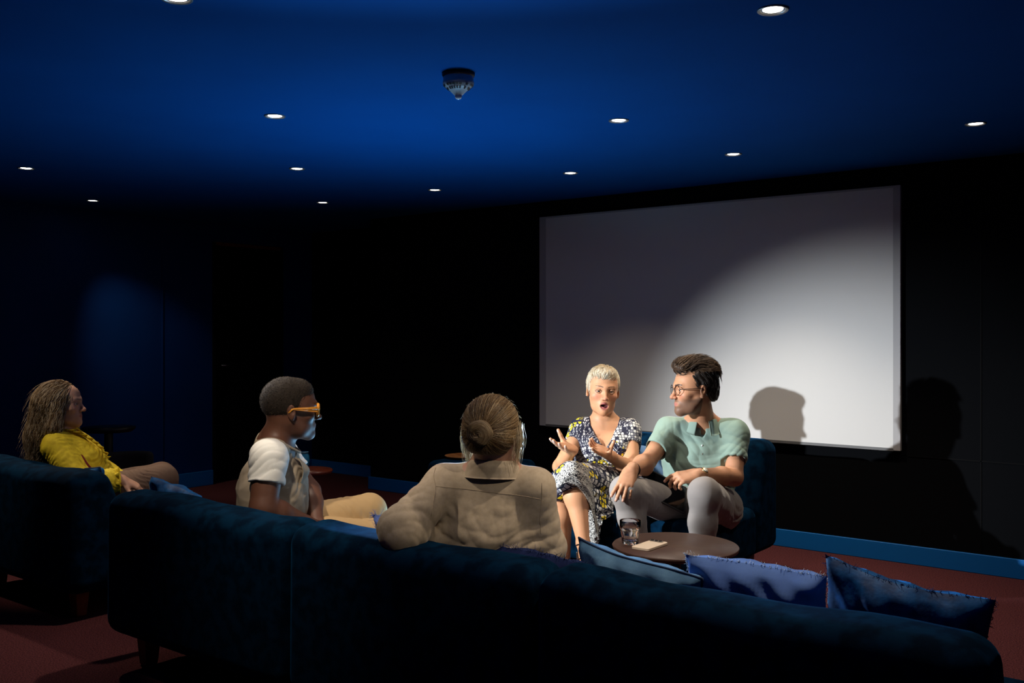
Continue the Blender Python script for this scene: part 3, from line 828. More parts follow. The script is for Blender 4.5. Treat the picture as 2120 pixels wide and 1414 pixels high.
def strands(name, prims, roots, dirf, length, mat, parent, steps=9, off=.003, lift=0.0, r0=.0011, cols=None, wave=0.0, gravity=0.0, release=1.0, seed=0, follow=True):
    rg = np.random.RandomState(seed); n = len(roots)
    f0, g = gradp(prims, roots); P = roots-g*(f0-0.0)[:, None] if release > 0 else roots.copy()
    length = np.broadcast_to(length, (n,)).astype(float)
    st = length/steps; pts = [P+g*.001]; p = P.copy(); ph_ = rg.rand(n)*6.28
    prev = None
    for i in range(steps):
        d = dirf(p)+rg.randn(n, 3)*.05
        d[:, 2] -= gravity*i/steps
        f0, g = gradp(prims, p)
        dt = d-g*(d*g).sum(1)[:, None]
        dt /= (np.linalg.norm(dt, axis=1, keepdims=True)+1e-9)
        if lift and i < release*steps: dt = dt+g*lift
        if not follow or i >= release*steps: dt = d/(np.linalg.norm(d, axis=1, keepdims=True)+1e-9)
        if prev is not None: dt = dt*.6+prev*.4
        prev = dt
        p = p+dt*st[:, None]
        if i < release*steps:
            f0, g = gradp(prims, p)
            tgt = off+lift*st*(i+1)*.9
            p = p-g*((f0-tgt)*.8)[:, None]
        if wave: 
            sdv = np.cross(dt, g); p = p+sdv*(wave*np.sin(ph_+i*1.5))[:, None]
        pts.append(p.copy())
    X = np.stack(pts, 1)     # n x K x 3
    K = X.shape[1]
    T = np.gradient(X, axis=1); T /= (np.linalg.norm(T, axis=2, keepdims=True)+1e-9)
    up = np.array([.31, .22, .93]); u = np.cross(T, up); u /= (np.linalg.norm(u, axis=2, keepdims=True)+1e-9); v = np.cross(T, u)
    tap = (1-.75*(np.arange(K)/(K-1))**2)[None, :, None]*r0
    ring = [X+(u*math.cos(a)+v*math.sin(a))*tap for a in (0, 2.094, 4.189)]
    V = np.stack(ring, 2).reshape(-1, 3)
    i0 = (np.arange(n)[:, None]*K+np.arange(K-1)[None, :]).ravel()
    Q = []
    for j in range(3): Q.append(np.stack([i0*3+j, i0*3+(j+1) % 3, (i0+1)*3+(j+1) % 3, (i0+1)*3+j], 1))
    Q = np.concatenate(Q)
    c = None
    if cols is not None:
        base_ = np.array([cols[rg.randint(len(cols))][:3] for _ in range(n)])*(0.75+.5*rg.rand(n, 1))
        c = np.repeat(base_, K*3, axis=0)
    return V, Q, c
def surf_points(V, Q, n, seed, mask=None):
    rg = np.random.RandomState(seed); C = V[Q].mean(1)
    if mask is not None: C = C[mask(C)]
    return C[rg.randint(0, len(C), n)]+rg.randn(n, 3)*.001
def merge(*L):
    Vs = []; Fs = []; Cs = []; b = 0
    for V, F, C in L: Vs.append(V); Fs.append(np.asarray(F)+b); Cs.append(C); b += len(V)
    return np.concatenate(Vs), np.concatenate(Fs), np.concatenate(Cs)
def seg(p, a, b):     # distance to segment
    h = np.clip(((p-a)@(b-a))/((b-a)@(b-a)), 0, 1); return np.linalg.norm(p-a-h[:, None]*(b-a), axis=1)
def nails(tips, V, C, back, col):
    for (p, d, r) in tips:
        m = (np.linalg.norm(V-(p+back*r*.6), axis=1) < r*1.15)
        C[m] = C[m]*.3+np.array(col)*.7
def glasses(o, R, s, mat, rimr, w_=.024, h_=.019, tilt=0, bridge=True, arm_r=.0018, rect=False, yb=.0, gl=None, parent=None, name='glasses', depth=None):
    L = lambda *p: o+R@(np.array(p)*s)
    parts = []
    yf = .103+yb
    for x in (-1, 1):
        pts = []
        for i in range(33):
            a = 2*math.pi*i/32; ca, sa = math.cos(a), math.sin(a)
            if rect: ca = math.copysign(abs(ca)**.55, ca); sa = math.copysign(abs(sa)**.55, sa)
            pts.append(L(x*.033+w_*ca, yf-abs(x*.033+w_*ca)*.18, -.001+h_*sa))
        parts.append(tube(pts, rimr, 8, cap=False))
        parts.append(tube([L(x*(.033+w_), yf-.010, .006), L(x*.072, yf-.018, .007)], [rimr*1.2, arm_r*1.2], 8))
        parts.append(tube([L(x*.072, yf-.018, .007), L(x*.079, .05, .006), L(x*.081, .0, .006), L(x*.080, -.012, .003), L(x*.079, -.024, -.012)], arm_r, 8))
    parts.append(tube([L(-.010, yf-.001, .004), L(0, yf+.001, .006), L(.010, yf-.001, .004)], rimr*.9, 8))
    v, f = join(*parts)
    g = mk(name, v, f, mat, parent=parent)
    return g
# ------------------------------------------------------------------ seated speaker in the green polo shirt
def person_mesh(prims, h, fine, hf, headinfo, paintf, label, org, eyes=(), gaze=None, iris=(.05, .03, .02)):
    V, Q = organic(prims, h, fine, hf)
    C = paintf(V)
    L = [(V, Q, C)]
    for (c, r) in eyes:
        v, f, cc = eyeball(c, r, gaze, iris); L.append((v, f, cc))
    V, Q, C = merge(*L)
    o = mk('person', V, Q, SKIN, org=org, col=C)
    return setp(o, label, 'person')

def man_green():
    hc = PX(1437, 805, 4.80); Rh = frame(DV(-.975, -.20, -.04), (0, 0, 1)); s = 1.06
    HP, loc, eyes = head(hc, Rh, s, nose=1.12, jaw=1.06, brow=1.15)
    nek = PX(1455, 878, 4.90); pel = PX(1447, 1052, 4.92); wst = PX(1448, 985, 4.93); chs = PX(1452, 930, 4.92)
    ShR = PX(1386, 892, 4.90); ShL = PX(1520, 898, 4.86)          # his right is on the left
    ElR = PX(1341, 955, 4.72); WrR = PX(1307, 974, 4.50)
    ElL = PX(1520, 988, 4.74); WrL = PX(1444, 983, 4.56)
    fw = DV(-.18, -1, .05)
    body = HP+[cap(hc+Rh@np.array([0, -.022, -.055])*s, nek+np.array([0, 0, -.02]), .054*s, .062*s, .03),
               cap(nek, ShR, .050, .050, .05), cap(nek, ShL, .050, .050, .05)]
    T_, Rt = torso(pel, wst, chs, nek, ShL-ShR, fw, 1.0, -.010); body += T_
    body += arm(ShR, ElR, WrR, 1.0)+arm(ShL, ElL, WrL, 1.06)
    # muscles of the near forearm
    body += [ell(ElR+(WrR-ElR)*.25+np.array([0, 0, -.012]), (.048, .048, .052), None, .02)]
    h1, t1, f1 = hand(WrR, DV(-.34, -.55, -.55), DV(-.05, .62, -.62), 1.0, side=-1, curl=(.28, .25, .28, .30), spread=.15, thumb=DV(.30, -.60, -.55), tcurl=.15)
    h2, t2, f2 = hand(WrL, DV(-.93, -.22, -.10), DV(.0, .55, -.83), 1.0, side=-1, curl=(.35, .62, .72, .78), spread=.05, thumb=DV(-.8, .2, -.5), tcurl=.3)
    body += h1+h2
    HipR = PX(1412, 1052, 4.86); KnR = PX(1296, 1016, 4.50); AnR = PX(1335, 1212, 4.60)
    HipL = PX(1488, 1052, 4.86); KnL = PX(1458, 1022, 4.42); AnL = PX(1450, 1222, 4.50)
    body += leg(HipR, KnR, AnR, 1.0, -.012)+leg(HipL, KnL, AnL, 1.0, -.012)
    base = (.50, .245, .135)
    def pf(V):
        q = loc(V); C = facepaint(q, base, lips=(.42, .15, .12), brow=(.035, .022, .015), browthick=.005, stubble=(.055, .034, .026), blush=(.55, .18, .12))
        far = np.linalg.norm(V-hc, axis=1) > .16
        C[far] = base
        # arm hair tone
        for a, b in ((ElR, WrR), (ElL, WrL)):
            m = (seg(V, a, b) < .06)[:, None]; n_ = (.5+.5*np.sin(V[:, 0]*190+np.sin(V[:, 2]*130)*2)*np.sin(V[:, 2]*170))[:, None]
            C[:] = np.where(m, C*(1-.12*n_), C)
        nails(t1, V, C, -f1[1], (.62, .36, .28)); nails(t2, V, C, -f2[1], (.62, .36, .28))
        return C
    gaze = DV(-1, -.15, -.02)
    org = np.array([pel[0], pel[1], 0])
    P = person_mesh(body, .006, [(hc+np.array([0, 0, -.01]), .155), (WrR+unit(DV(-.34, -.55, -.55))*.09, .125), (WrL+unit(DV(-.93, -.22, -.10))*.08, .12)], .0024,
                    None, pf, 'person in green polo shirt and round glasses looking left, one hand on knee', org, eyes, gaze, (.05, .03, .018))
    # polo shirt
    POLO = M('green_pique', srgb(130, 152, 140), .85, .2, sheen=.2, bump=[(700, .25, .0006), (22, .18, .006)])
    up = unit(nek-pel); 
    cuR = ShR+(ElR-ShR)*.62; cuL = ShL+(ElL-ShL)*.58
    S = [cap(ShR, cuR, .064, .060, .03), cap(ShL, cuL, .068, .064, .03)]
    for Sh, El, cu in ((ShR, ElR, cuR), (ShL, ElL, cuL)):
        d = unit(El-Sh); Q_ = frame(d, (0.2, .1, 1)); S.append(rbox(cu+d*.082, (.09, .075, .09), Q_, .001, .004, 'sub'))
        S.append(cap(cu-d*.02, cu+d*.05, .052, .055, .004, 'sub'))
    S += torso(pel+up*.005, wst, chs, nek, ShL-ShR, fw, 1.0, .012)[0]
    S += [cap(nek-up*.012, ShR, .046, .062, .05), cap(nek-up*.012, ShL, .046, .062, .05), ell(chs+unit(fw)*.05+DV(0, 0, .02), (.13, .075, .10), Rt, .05)]
    nd = unit(hc+Rh@np.array([0, -.03, -.06])-nek)
    S.append(cap(nek-nd*.02, nek+nd*.12, .064, .075, .012, 'sub'))
    fwn = unit(fw)
    S.append(cap(nek+fwn*.055-up*.015, nek+fwn*.115-up*.060, .026, .005, .006, 'sub'))   # open placket
    sdv = unit(ShL-ShR)
    F_ = folds([(cuL+(ShL-cuL)*.2, .09, unit(ElL-ShL)+sdv*.5, .06, .007), (cuR, .07, unit(ElR-ShR)-sdv*.4, .06, .005),
                (wst+fwn*.10, .17, up+sdv*.35, .10, .008), (wst+sdv*.12, .12, up-sdv*.4, .045, .010), (chs+fwn*.1-sdv*.1, .11, sdv*.9+up*.5, .07, .008),
                (chs+sdv*.13, .09, sdv+up, .08, .006)], .0015, 1)
    V, Q = organic(S, .0034, disp=F_)
    sh = mk('polo_shirt', V, Q, POLO, parent=P)
    # collar
    def band(a0, a1, r_in, r_out, h0, h1, n=40, th=.004, pt=0.0, cen=nek):
        rows = [[], [], [], []]
        for i in range(n):
            a = a0+(a1-a0)*i/(n-1); dirv = fwn*math.cos(a)+sdv*math.sin(a)
            fr = math.exp(-(min(abs(i), abs(n-1-i))/5.0)**2)*pt
            q_ = dirv*(1+.18*max(0, math.cos(a))); rows[0].append(cen+q_*(r_in+.001)+up*(h0-.03)); rows[1].append(cen+q_*(r_in+.004)+up*h1*.6); rows[2].append(cen+q_*(r_in+.011)+up*(h1*.75)); rows[3].append(cen+q_*(r_out+fr*.6)+up*(h0-.020-fr*1.1))
        return rows
    rows = band(.30, 2*math.pi-.30, .062, .094, .006, .040, pt=.034)
    G1 = [[r_[i] for r_ in rows] for i in range(40)]
    v, f = sheet(G1, 18, 90, .0035); mk('collar', v, f, POLO, parent=sh)
    # placket with buttons
    pl0 = nek+fwn*.100-up*.045; 
    for t in (0.0,):
        a = nek+fwn*.118-up*.070
    BUT = M('button', srgb(190, 205, 200), .3)
    for t in (.095, .140):
        pts_ = nek-up*t+fwn*.17; f0, g = gradp(S, pts_[None, :]); q = pts_-g[0]*(f0[0]-.001)
        v, f = tube([q, q+fwn*.003], .0052, 12); mk('button', v, f, BUT, parent=sh)
    # trousers
    TR_ = M('grey_chino', srgb(142, 136, 132), .82, .2, sheen=.15, bump=[(520, .2, .0006), (16, .2, .008)])
    Lg = leg(HipR, KnR, AnR+np.array([0, 0, .03]), 1.0, .012, r=(.090, .060, .050, .042))+leg(HipL, KnL, AnL+np.array([0, 0, .03]), 1.0, .012, r=(.092, .061, .050, .042))
    Lg += [ell(pel+np.array([0, 0, -.01]), (.19, .14, .105), Rt, .05), cap(HipR, HipL, .10, .10, .06)]
    kR = unit(AnR-KnR); kL = unit(AnL-KnL); tR = unit(KnR-HipR); tL = unit(KnL-HipL)
    F_ = folds([(KnR-tR*.10+kR*.03, .11, tR+kR*.5+np.array([.2, .1, 0]), .045, .006), (KnL-tL*.05+kL*.09+sdv*.03, .08, kL+tL*.5+sdv*.4, .045, .006),
                (pel+fwn*.12, .14, sdv+up*.6, .04, .012), (pel-sdv*.16, .10, tR, .035, .010), (HipL+np.array([0.03, 0, 0]), .13, up+sdv*.6, .07, .009)], .0015, 2)
    V, Q = organic(Lg, .0045, disp=F_)
    mk('trousers', V, Q, TR_, parent=P)
    for A, K in ((AnR, KnR), (AnL, KnL)):
        d = unit(np.array([fwn[0], fwn[1], 0])); b0 = np.array([A[0], A[1], .035])
        Sh_ = [cap(b0-d*.03, b0+d*.15, .036, .030, .03), cap(b0-d*.03+np.array([0, 0, .01]), np.array([A[0], A[1], .10]), .038, .036, .03), rbox(b0+d*.06+np.array([0, 0, -.45]), (.5, .5, .43), None, .001, .003, 'sub')]
        V, Q = organic(Sh_, .006); mk('shoe', V, Q, M('dark_leather', (.03, .02, .015, 1), .4), parent=P)
    # hair: dark short sides and brown swept-up top
    L = lambda *p: hc+Rh@(np.array(p)*s)
    HR = [ell(L(0, -.024, .034), np.array([.079, .096, .084])*s, Rh, .02), ell(L(0, -.060, -.010), np.array([.066, .058, .070])*s, Rh, .02),
          cap(L(0, -.04, .108), L(0, .060, .112), .030*s, .026*s, .03), ell(L(0, .068, .105), np.array([.050, .030, .020])*s, Rh, .02),
          ell(L(0, -.01, .116), np.array([.058, .062, .030])*s, Rh, .02), ell(L(0, -.07, .085), np.array([.055, .042, .040])*s, Rh, .03),
          ell(L(0, .092, -.012), np.array([.10, .066, .084])*s, Rh, .006, 'sub'), ell(L(0, .045, -.045), np.array([.12, .058, .058])*s, Rh, .01, 'sub'),
          ell(L(0, -.005, -.09), np.array([.12, .075, .075])*s, Rh, .01, 'sub'),
          ell(L(0, -.06, -.140), np.array([.12, .12, .080])*s, Rh, .02, 'sub')]
    nz = lambda P_: .0022*np.sin(((P_-hc)@Rh)[:, 1]*210+2.5*np.sin(((P_-hc)@Rh)[:, 2]*60))+.0012*np.sin(((P_-hc)@Rh)[:, 0]*300)
    V, Q = organic(HR, .003, disp=nz)
    q = loc(V); top = np.clip((q[:, 2]-.070)/.02, 0, 1)[:, None]
    C = np.array([.018, .013, .010])*(1-top)+np.array([.085, .050, .030])*top
    gry = (np.sin(q[:, 1]*400+q[:, 2]*200) > .6)[:, None]*(q[:, 2] < .04)[:, None]; C = C+gry*.03
    def dtop(p):
        ql = (p-hc)@Rh/s; d = np.zeros_like(p)
        d += -Rh[:, 1]*.75+Rh[:, 2]*np.where(ql[:, 1:2] > .0, .55, -.15); return d
    r1 = surf_points(V, Q, 800, 3, lambda C_: loc(C_)[:, 2] > .085)
    s1 = strands('h', HR, r1, dtop, RNG.uniform(.045, .085, 800), None, None, 8, .004, .22, .0013, [(.13, .078, .045), (.07, .042, .026), (.24, .155, .095), (.04, .026, .018)], wave=.0012, seed=4)
    def ddn(p): return np.tile(-Rh[:, 2]*1.0-Rh[:, 1]*.5, (len(p), 1))
    r2 = surf_points(V, Q, 800, 5, lambda C_: (loc(C_)[:, 2] < .09))
    s2 = strands('h', HR, r2, ddn, RNG.uniform(.014, .028, 800), None, None, 4, .002, .1, .0010, [(.016, .012, .010), (.03, .024, .02), (.11, .10, .095)], seed=6)
    V, Q, C = merge((V, Q, C), s1, s2)
    mk('hair', V, Q, HAIRM, parent=P, col=C, label='brown swept up hair with dark greying sides')
    g = glasses(hc, Rh, s, M('dark_tortoise', (.02, .008, .005, 1), .3), .0016, .0235, .0225, parent=P)
    # watch, bracelet, ring
    d = unit(WrL-ElL); c_ = WrL-d*.022
    def ring_pts(c, ax, r, n=32, sq=1.0):
        a = unit(np.cross(ax, [0, 0, 1])); b = np.cross(ax, a)
        return [c+(a*math.cos(2*math.pi*i/n)*sq+b*math.sin(2*math.pi*i/n))*r for i in range(n+1)]
    parts = [tube(ring_pts(c_+d*k_, d, .0335), .0028, 6, False) for k_ in (-.006, -.003, 0, .003, .006)]
    v, f = join(*parts); wt = mk('watch_strap', v, f, M('strap_leather', (.03, .018, .012, 1), .5), parent=P)
    fcn = unit(DV(.1, -.75, .7)-d*np.dot(DV(.1, -.75, .7), d)); 
    v, f = tube([c_+fcn*.030, c_+fcn*.0395], .0165, 24); wf = mk('watch_case', v, f, M('gold', (.75, .5, .2, 1), .25, metal=1), parent=P)
    v, f = tube([c_+fcn*.0396, c_+fcn*.0405], .0135, 24); mk('watch_dial', v, f, M('watch_dial', (.75, .72, .62, 1), .3), parent=wf)
    d = unit(WrR-ElR); v, f = tube(ring_pts(WrR-d*.026, d, .0335), .0030, 8, False); mk('bracelet', v, f, BLACK, parent=P)
    F2, N2, T2 = f2
    k3 = WrL+F2*.089-T2*.011; dd = unit(F2*math.cos(.72)+N2*math.sin(.72)); v, f = tube(ring_pts(k3+dd*.014, dd, .0098, 24), .0014, 6, False)
    mk('ring', v, f, MATS['gold'], parent=P)
    return P
man_green()
# dark tablet lying across the thighs of the man in green
tA = PX(1322, 988, 4.62); tB = PX(1425, 1040, 4.66)
rt_ = unit(tB-tA); nrm = unit(DV(.1, -.62, .75)-rt_*np.dot(DV(.1, -.62, .75), rt_)); fd = np.cross(nrm, rt_)
Rt_ = np.stack([rt_, fd, nrm], 1); tc2 = (tA+tB)/2+fd*(-.0)+nrm*.0
tab = thing('tablet', tc2, 'thin black tablet lying across the lap of the person in the green polo shirt', 'tablet')
obox('case', tc2, Rt_, (.125, .085, .004), .010, BLACK, tab, only_z=True)
obox('screen', tc2+nrm*.0042, Rt_, (.116, .076, .0006), .004, M('screen_glass', (.004, .004, .005, 1), .08), tab, only_z=True)
# ------------------------------------------------------------------ dress cloth patterns
def pattern_mat(name, kind):
    m = bpy.data.materials.new(name); m.use_nodes = True; nt = m.node_tree; N = nt.nodes; L = nt.links
    b = N['Principled BSDF']; b.inputs['Roughness'].default_value = .6; b.inputs['Specular IOR Level'].default_value = .3
    tc = N.new('ShaderNodeTexCoord')
    def rampn(src, stops, interp='CONSTANT'):
        r = N.new('ShaderNodeValToRGB'); r.color_ramp.interpolation = interp
        e = r.color_ramp.elements
        while len(e) > 1: e.remove(e[-1])
        e[0].position = stops[0][0]; e[0].color = stops[0][1]
        for p, c in stops[1:]: x = e.new(p); x.color = c
        L.new(src, r.inputs[0]); return r.outputs[0]
    def mix(f, a, c):
        x = N.new('ShaderNodeMix'); x.data_type = 'RGBA'; L.new(f, x.inputs[0])
        (L.new(a, x.inputs[6]) if not isinstance(a, tuple) else setattr(x.inputs[6], 'default_value', a))
        (L.new(c, x.inputs[7]) if not isinstance(c, tuple) else setattr(x.inputs[7], 'default_value', c)); return x.outputs[2]
    mp = N.new('ShaderNodeMapping'); L.new(tc.outputs['Object'], mp.inputs[0]); mp.inputs['Rotation'].default_value = (.4, .3, .5)
    DK = (.012, .014, .035, 1); WH = (.62, .62, .60, 1); GR = (.20, .20, .23, 1); YE = (.78, .60, .02, 1)
    if kind == 'maze':
        v = N.new('ShaderNodeTexVoronoi'); v.feature = 'DISTANCE_TO_EDGE'; v.inputs['Scale'].default_value = 130; v.inputs['Randomness'].default_value = .9
        L.new(mp.outputs[0], v.inputs['Vector'])
        col = rampn(v.outputs['Distance'], [(0, (.008, .008, .012, 1)), (.11, (.62, .60, .55, 1))])
    else:
        sc = 38 if kind == 'skirt' else 62
        v = N.new('ShaderNodeTexVoronoi'); v.feature = 'DISTANCE_TO_EDGE'; v.inputs['Scale'].default_value = sc; v.inputs['Randomness'].default_value = .35
        v2 = N.new('ShaderNodeTexVoronoi'); v2.inputs['Scale'].default_value = sc; v2.inputs['Randomness'].default_value = .35
        L.new(mp.outputs[0], v.inputs['Vector']); L.new(mp.outputs[0], v2.inputs['Vector'])
        n = N.new('ShaderNodeTexNoise'); n.inputs['Scale'].default_value = 9 if kind == 'skirt' else 7; L.new(mp.outputs[0], n.inputs['Vector'])
        sp = N.new('ShaderNodeSeparateColor'); L.new(v2.outputs['Color'], sp.inputs[0])
        cellA = rampn(sp.outputs[0], [(0, DK), (.16, WH), (.62, GR), (.80, WH)])
        cellB = rampn(sp.outputs[1], [(0, YE), (.60, WH), (.80, DK)])
        f = rampn(n.outputs['Fac'], [(0, (0, 0, 0, 1)), (.53 if kind == 'skirt' else .56, (1, 1, 1, 1))])
        cell = mix(f, cellA, cellB)
        if kind == 'bodice':
            w_ = N.new('ShaderNodeTexWave'); w_.inputs['Scale'].default_value = 42; w_.inputs['Distortion'].default_value = 5; w_.inputs['Detail'].default_value = 2
            L.new(mp.outputs[0], w_.inputs['Vector'])
            st = rampn(w_.outputs['Fac'], [(0, DK), (.62, (.5, .5, .5, 1))])
            n2 = N.new('ShaderNodeTexNoise'); n2.inputs['Scale'].default_value = 8.3; n2.inputs['W' if False else 'Detail'].default_value = 0
            mp2 = N.new('ShaderNodeMapping'); mp2.inputs['Location'].default_value = (3.1, 1.7, .4); L.new(tc.outputs['Object'], mp2.inputs[0]); L.new(mp2.outputs[0], n2.inputs['Vector'])
            f2 = rampn(n2.outputs['Fac'], [(0, (0, 0, 0, 1)), (.50, (1, 1, 1, 1))])
            cell = mix(f2, cell, st)
        e = rampn(v.outputs['Distance'], [(0, (0, 0, 0, 1)), (.10, (1, 1, 1, 1))])
        col = mix(e, DK, cell)
    L.new(col, b.inputs['Base Color'])
    return m

def woman_dress():
    hc = PX(1248.5, 807, 5.17); Rh = frame(DV(.03, -1, -.04), DV(.07, 0, 1)); s = 1.06
    HP, loc, eyes = head(hc, Rh, s, mouth=.75, nose=.98, jaw=.95, brow=.9, female=True)
    nek = PX(1251, 873, 5.20); pel = PX(1258, 1012, 5.20); wst = PX(1250, 958, 5.19); chs = PX(1250, 917, 5.17)
    ShR = PX(1203, 889, 5.19); ShL = PX(1303, 891, 5.19)
    ElR = PX(1160, 966, 5.02); WrR = PX(1183, 931, 4.84)
    ElL = PX(1306, 975, 5.04); WrL = PX(1262, 942, 4.88)
    fw = DV(-.08, -1, .05)
    body = HP+[cap(hc+Rh@np.array([0, -.020, -.055])*s, nek+np.array([0, 0, -.01]), .048*s, .052*s, .03),
               cap(nek, ShR, .040, .044, .05), cap(nek, ShL, .040, .044, .05)]
    # neck tendons, collar bones
    fwn = unit(fw); sdv = unit(ShL-ShR); up = unit(nek-pel)
    for x in (-1, 1):
        body.append(cap(hc+Rh@np.array([-x*.042, -.0, -.075]), nek+fwn*.050+sdv*x*.012-up*.01, .012, .008, .018))
        body.append(cap(nek+fwn*.052+sdv*x*.018-up*.012, nek+(ShL-nek if x > 0 else ShR-nek)*.8+fwn*.035, .009, .009, .018))
    T_, Rt = torso(pel, wst, chs, nek, ShL-ShR, fw, .98, -.003, female=True); body += T_
    body += [ell(chs+fwn*.055+sdv*x*.062-up*.02, (.060, .050, .058), Rt, .04) for x in (-1, 1)]
    A = arm(ShR, ElR, WrR, .95, up=(.046, .040), fo=(.038, .024))+arm(ShL, ElL, WrL, 1.0, up=(.050, .044), fo=(.038, .024)); body += A
    h1, t1, f1 = hand(WrR, DV(-.52, -.74, .22), DV(.20, -.40, .90), .98, side=1, curl=(.10, .14, .16, .20), spread=.13, thumb=DV(-.42, -.15, .90), tcurl=-.1)
    h2, t2, f2 = hand(WrL, DV(-.72, -.52, .38), DV(-.05, -.62, .78), .98, side=-1, curl=(.12, .16, .20, .20), spread=.13, thumb=DV(.30, -.2, .92), tcurl=-.1)
    body += h1+h2
    HipR = PX(1232, 1012, 5.14); KnR = PX(1160, 1008, 4.74); AnR = PX(1166, 1200, 4.80)
    HipL = PX(1285, 1010, 5.14); KnL = PX(1186, 988, 4.66); AnL = PX(1207, 1118, 4.56)
    lg = leg(HipR, KnR, AnR, .93, 0, r=(.085, .058, .058, .034))+leg(HipL, KnL, AnL, .93, 0, r=(.085, .060, .060, .034)); body += lg
    body += [ell(KnL+(AnL-KnL)*.38+DV(.022, .02, 0), (.040, .040, .075), None, .03), ell(KnR+(AnR-KnR)*.34+DV(.0, .03, 0), (.045, .045, .09), None, .03)]
    # feet
    ft = DV(.05, -.62, -.78)
    body += [ell(AnL+DV(0, .02, -.02), (.028, .030, .030), None, .02), cap(AnL+DV(0, 0, -.02), AnL+unit(ft)*.14, .028, .026, .02), cap(AnL+unit(ft)*.13+DV(-.012, 0, 0), AnL+unit(ft)*.165+DV(-.012, 0, 0), .014, .010, .01),
             cap(AnL+unit(ft)*.13+DV(.012, 0, 0), AnL+unit(ft)*.160+DV(.014, 0, 0), .011, .008, .01)]
    f2d = DV(-.05, -1, 0)
    body += [cap(AnR+np.array([0, 0, -.02]), np.array([AnR[0], AnR[1], .035])+unit(f2d)*.13, .030, .022, .02), ell(np.array([AnR[0], AnR[1], .04])-unit(f2d)*.02, (.03, .03, .035), None, .02)]
    base = (.56, .275, .145)
    def pf(V):
        q = loc(V); C = facepaint(q, base, lips=(.30, .075, .07), brow=(.08, .035, .02), browthick=.003, mouth=.75, blush=(.60, .20, .14), liner=(.03, .015, .012))
        far = np.linalg.norm(V-hc, axis=1) > .16; C[far] = base
        nails(t1, V, C, -f1[1], (.66, .40, .34)); nails(t2, V, C, -f2[1], (.66, .40, .34))
        return C
    org = np.array([pel[0], pel[1], 0])
    P = person_mesh(body, .006, [(hc+np.array([0, 0, -.01]), .155), (WrR+unit(DV(-.52, -.74, .22))*.09, .115), (WrL+unit(DV(-.72, -.52, .38))*.09, .115)], .0024,
                    None, pf, 'person with short white hair and patterned dress, mouth open, both palms raised', org, eyes, DV(-.02, -1, .0), (.03, .025, .02))
    BOD = pattern_mat('dress_bodice', 'bodice'); SKM = pattern_mat('dress_skirt', 'skirt'); MZ = pattern_mat('dress_hem', 'maze')
    # bodice
    cuR = ShR+(ElR-ShR)*.33; cuL = ShL+(ElL-ShL)*.33
    S = [cap(ShR, cuR, .056, .054, .03), cap(ShL, cuL, .060, .058, .03)]
    for Sh, El, cu in ((ShR, ElR, cuR), (ShL, ElL, cuL)):
        d = unit(El-Sh); Q_ = frame(d, (0.2, .1, 1)); S.append(rbox(cu+d*.082, (.09, .075, .09), Q_, .001, .004, 'sub'))
    S += torso(pel, wst, chs, nek, ShL-ShR, fw, .98, .008, female=True)[0]
    S += [ell(chs+fwn*.058+sdv*x*.062-up*.02, (.067, .056, .064), Rt, .04) for x in (-1, 1)]
    S += [cap(nek-up*.022, ShR, .052, .054, .04), cap(nek-up*.022, ShL, .052, .054, .04)]
    nd = unit(hc+Rh@np.array([0, -.03, -.06])-nek)
    S.append(cap(nek-nd*.05-fwn*.01, nek+nd*.12-fwn*.01, .066, .072, .008, 'sub'))
    for i in range(9):
        t = i/8; p = nek+fwn*.03-up*(-.01+.148*t)+sdv*(-.004*t); S.append(cap(p, p+fwn*.22, .066*(1-t)+.008, None, .006, 'sub'))
    F_ = folds([(wst+fwn*.09-up*-.02, .13, up+sdv*.15, .022, .005), (chs+fwn*.09+sdv*.05-up*.05, .08, sdv-up*.6, .03, .006), (chs+fwn*.09-sdv*.05-up*.05, .08, sdv+up*.6, .03, .006),
                (wst+fwn*.1-up*.05, .09, sdv*1.0+up*.1, .025, .006)], .001, 3)
    V, Q = organic(S, .004, disp=F_); dr_ = mk('dress', V, Q, BOD, parent=P)
    # lap
    S = [cap(HipR, KnR+(KnR-HipR)*.02, .100, .072, .05), cap(HipL, KnL+(KnL-HipL)*.04, .100, .074, .05), ecap(pel, wst, .175, .132, Rt, .78, .05), cap(HipR, HipL, .1, .1, .05),
         cap((HipR+HipL)/2, (KnR+KnL)/2, .09, .06, .06)]
    F_ = folds([((HipL+KnL)/2+up*.06, .13, unit(sdv+up*.4), .035, .010), (wst+fwn*.1-up*.06, .12, sdv, .03, .009)], .0015, 4)
    V, Q = organic(S, .0045, disp=F_); mk('skirt', V, Q, SKM, parent=dr_)
    W3 = lambda L_: [PX(*p) for p in L_]
    G = [W3([(1150, 984, 4.66), (1166, 966, 4.60), (1188, 958, 4.555), (1210, 964, 4.60), (1222, 975, 4.70), (1232, 992, 4.80)]),
         W3([(1145, 1003, 4.60), (1161, 989, 4.545), (1188, 980, 4.53), (1211, 995, 4.56), (1226, 1020, 4.66), (1235, 1050, 4.74)]),
         W3([(1143, 1021, 4.60), (1157, 1008, 4.54), (1179, 1000, 4.535), (1205, 1018, 4.55), (1226, 1060, 4.62), (1239, 1117, 4.68)])]
    v, f = sheet([[r_[j] for r_ in G] for j in range(6)], 24, 70, .0035, wob=.0025, seed=2); mk('hem_frill', v, f, MZ, parent=dr_)
    G = [W3([(1216, 962, 4.72), (1236, 968, 4.86), (1262, 985, 4.95)]), W3([(1226, 1008, 4.68), (1245, 1014, 4.78), (1266, 1030, 4.86)]),
         W3([(1232, 1045, 4.68), (1250, 1050, 4.76), (1270, 1057, 4.82)]), W3([(1234, 1074, 4.68), (1250, 1076, 4.74), (1264, 1066, 4.80)])]
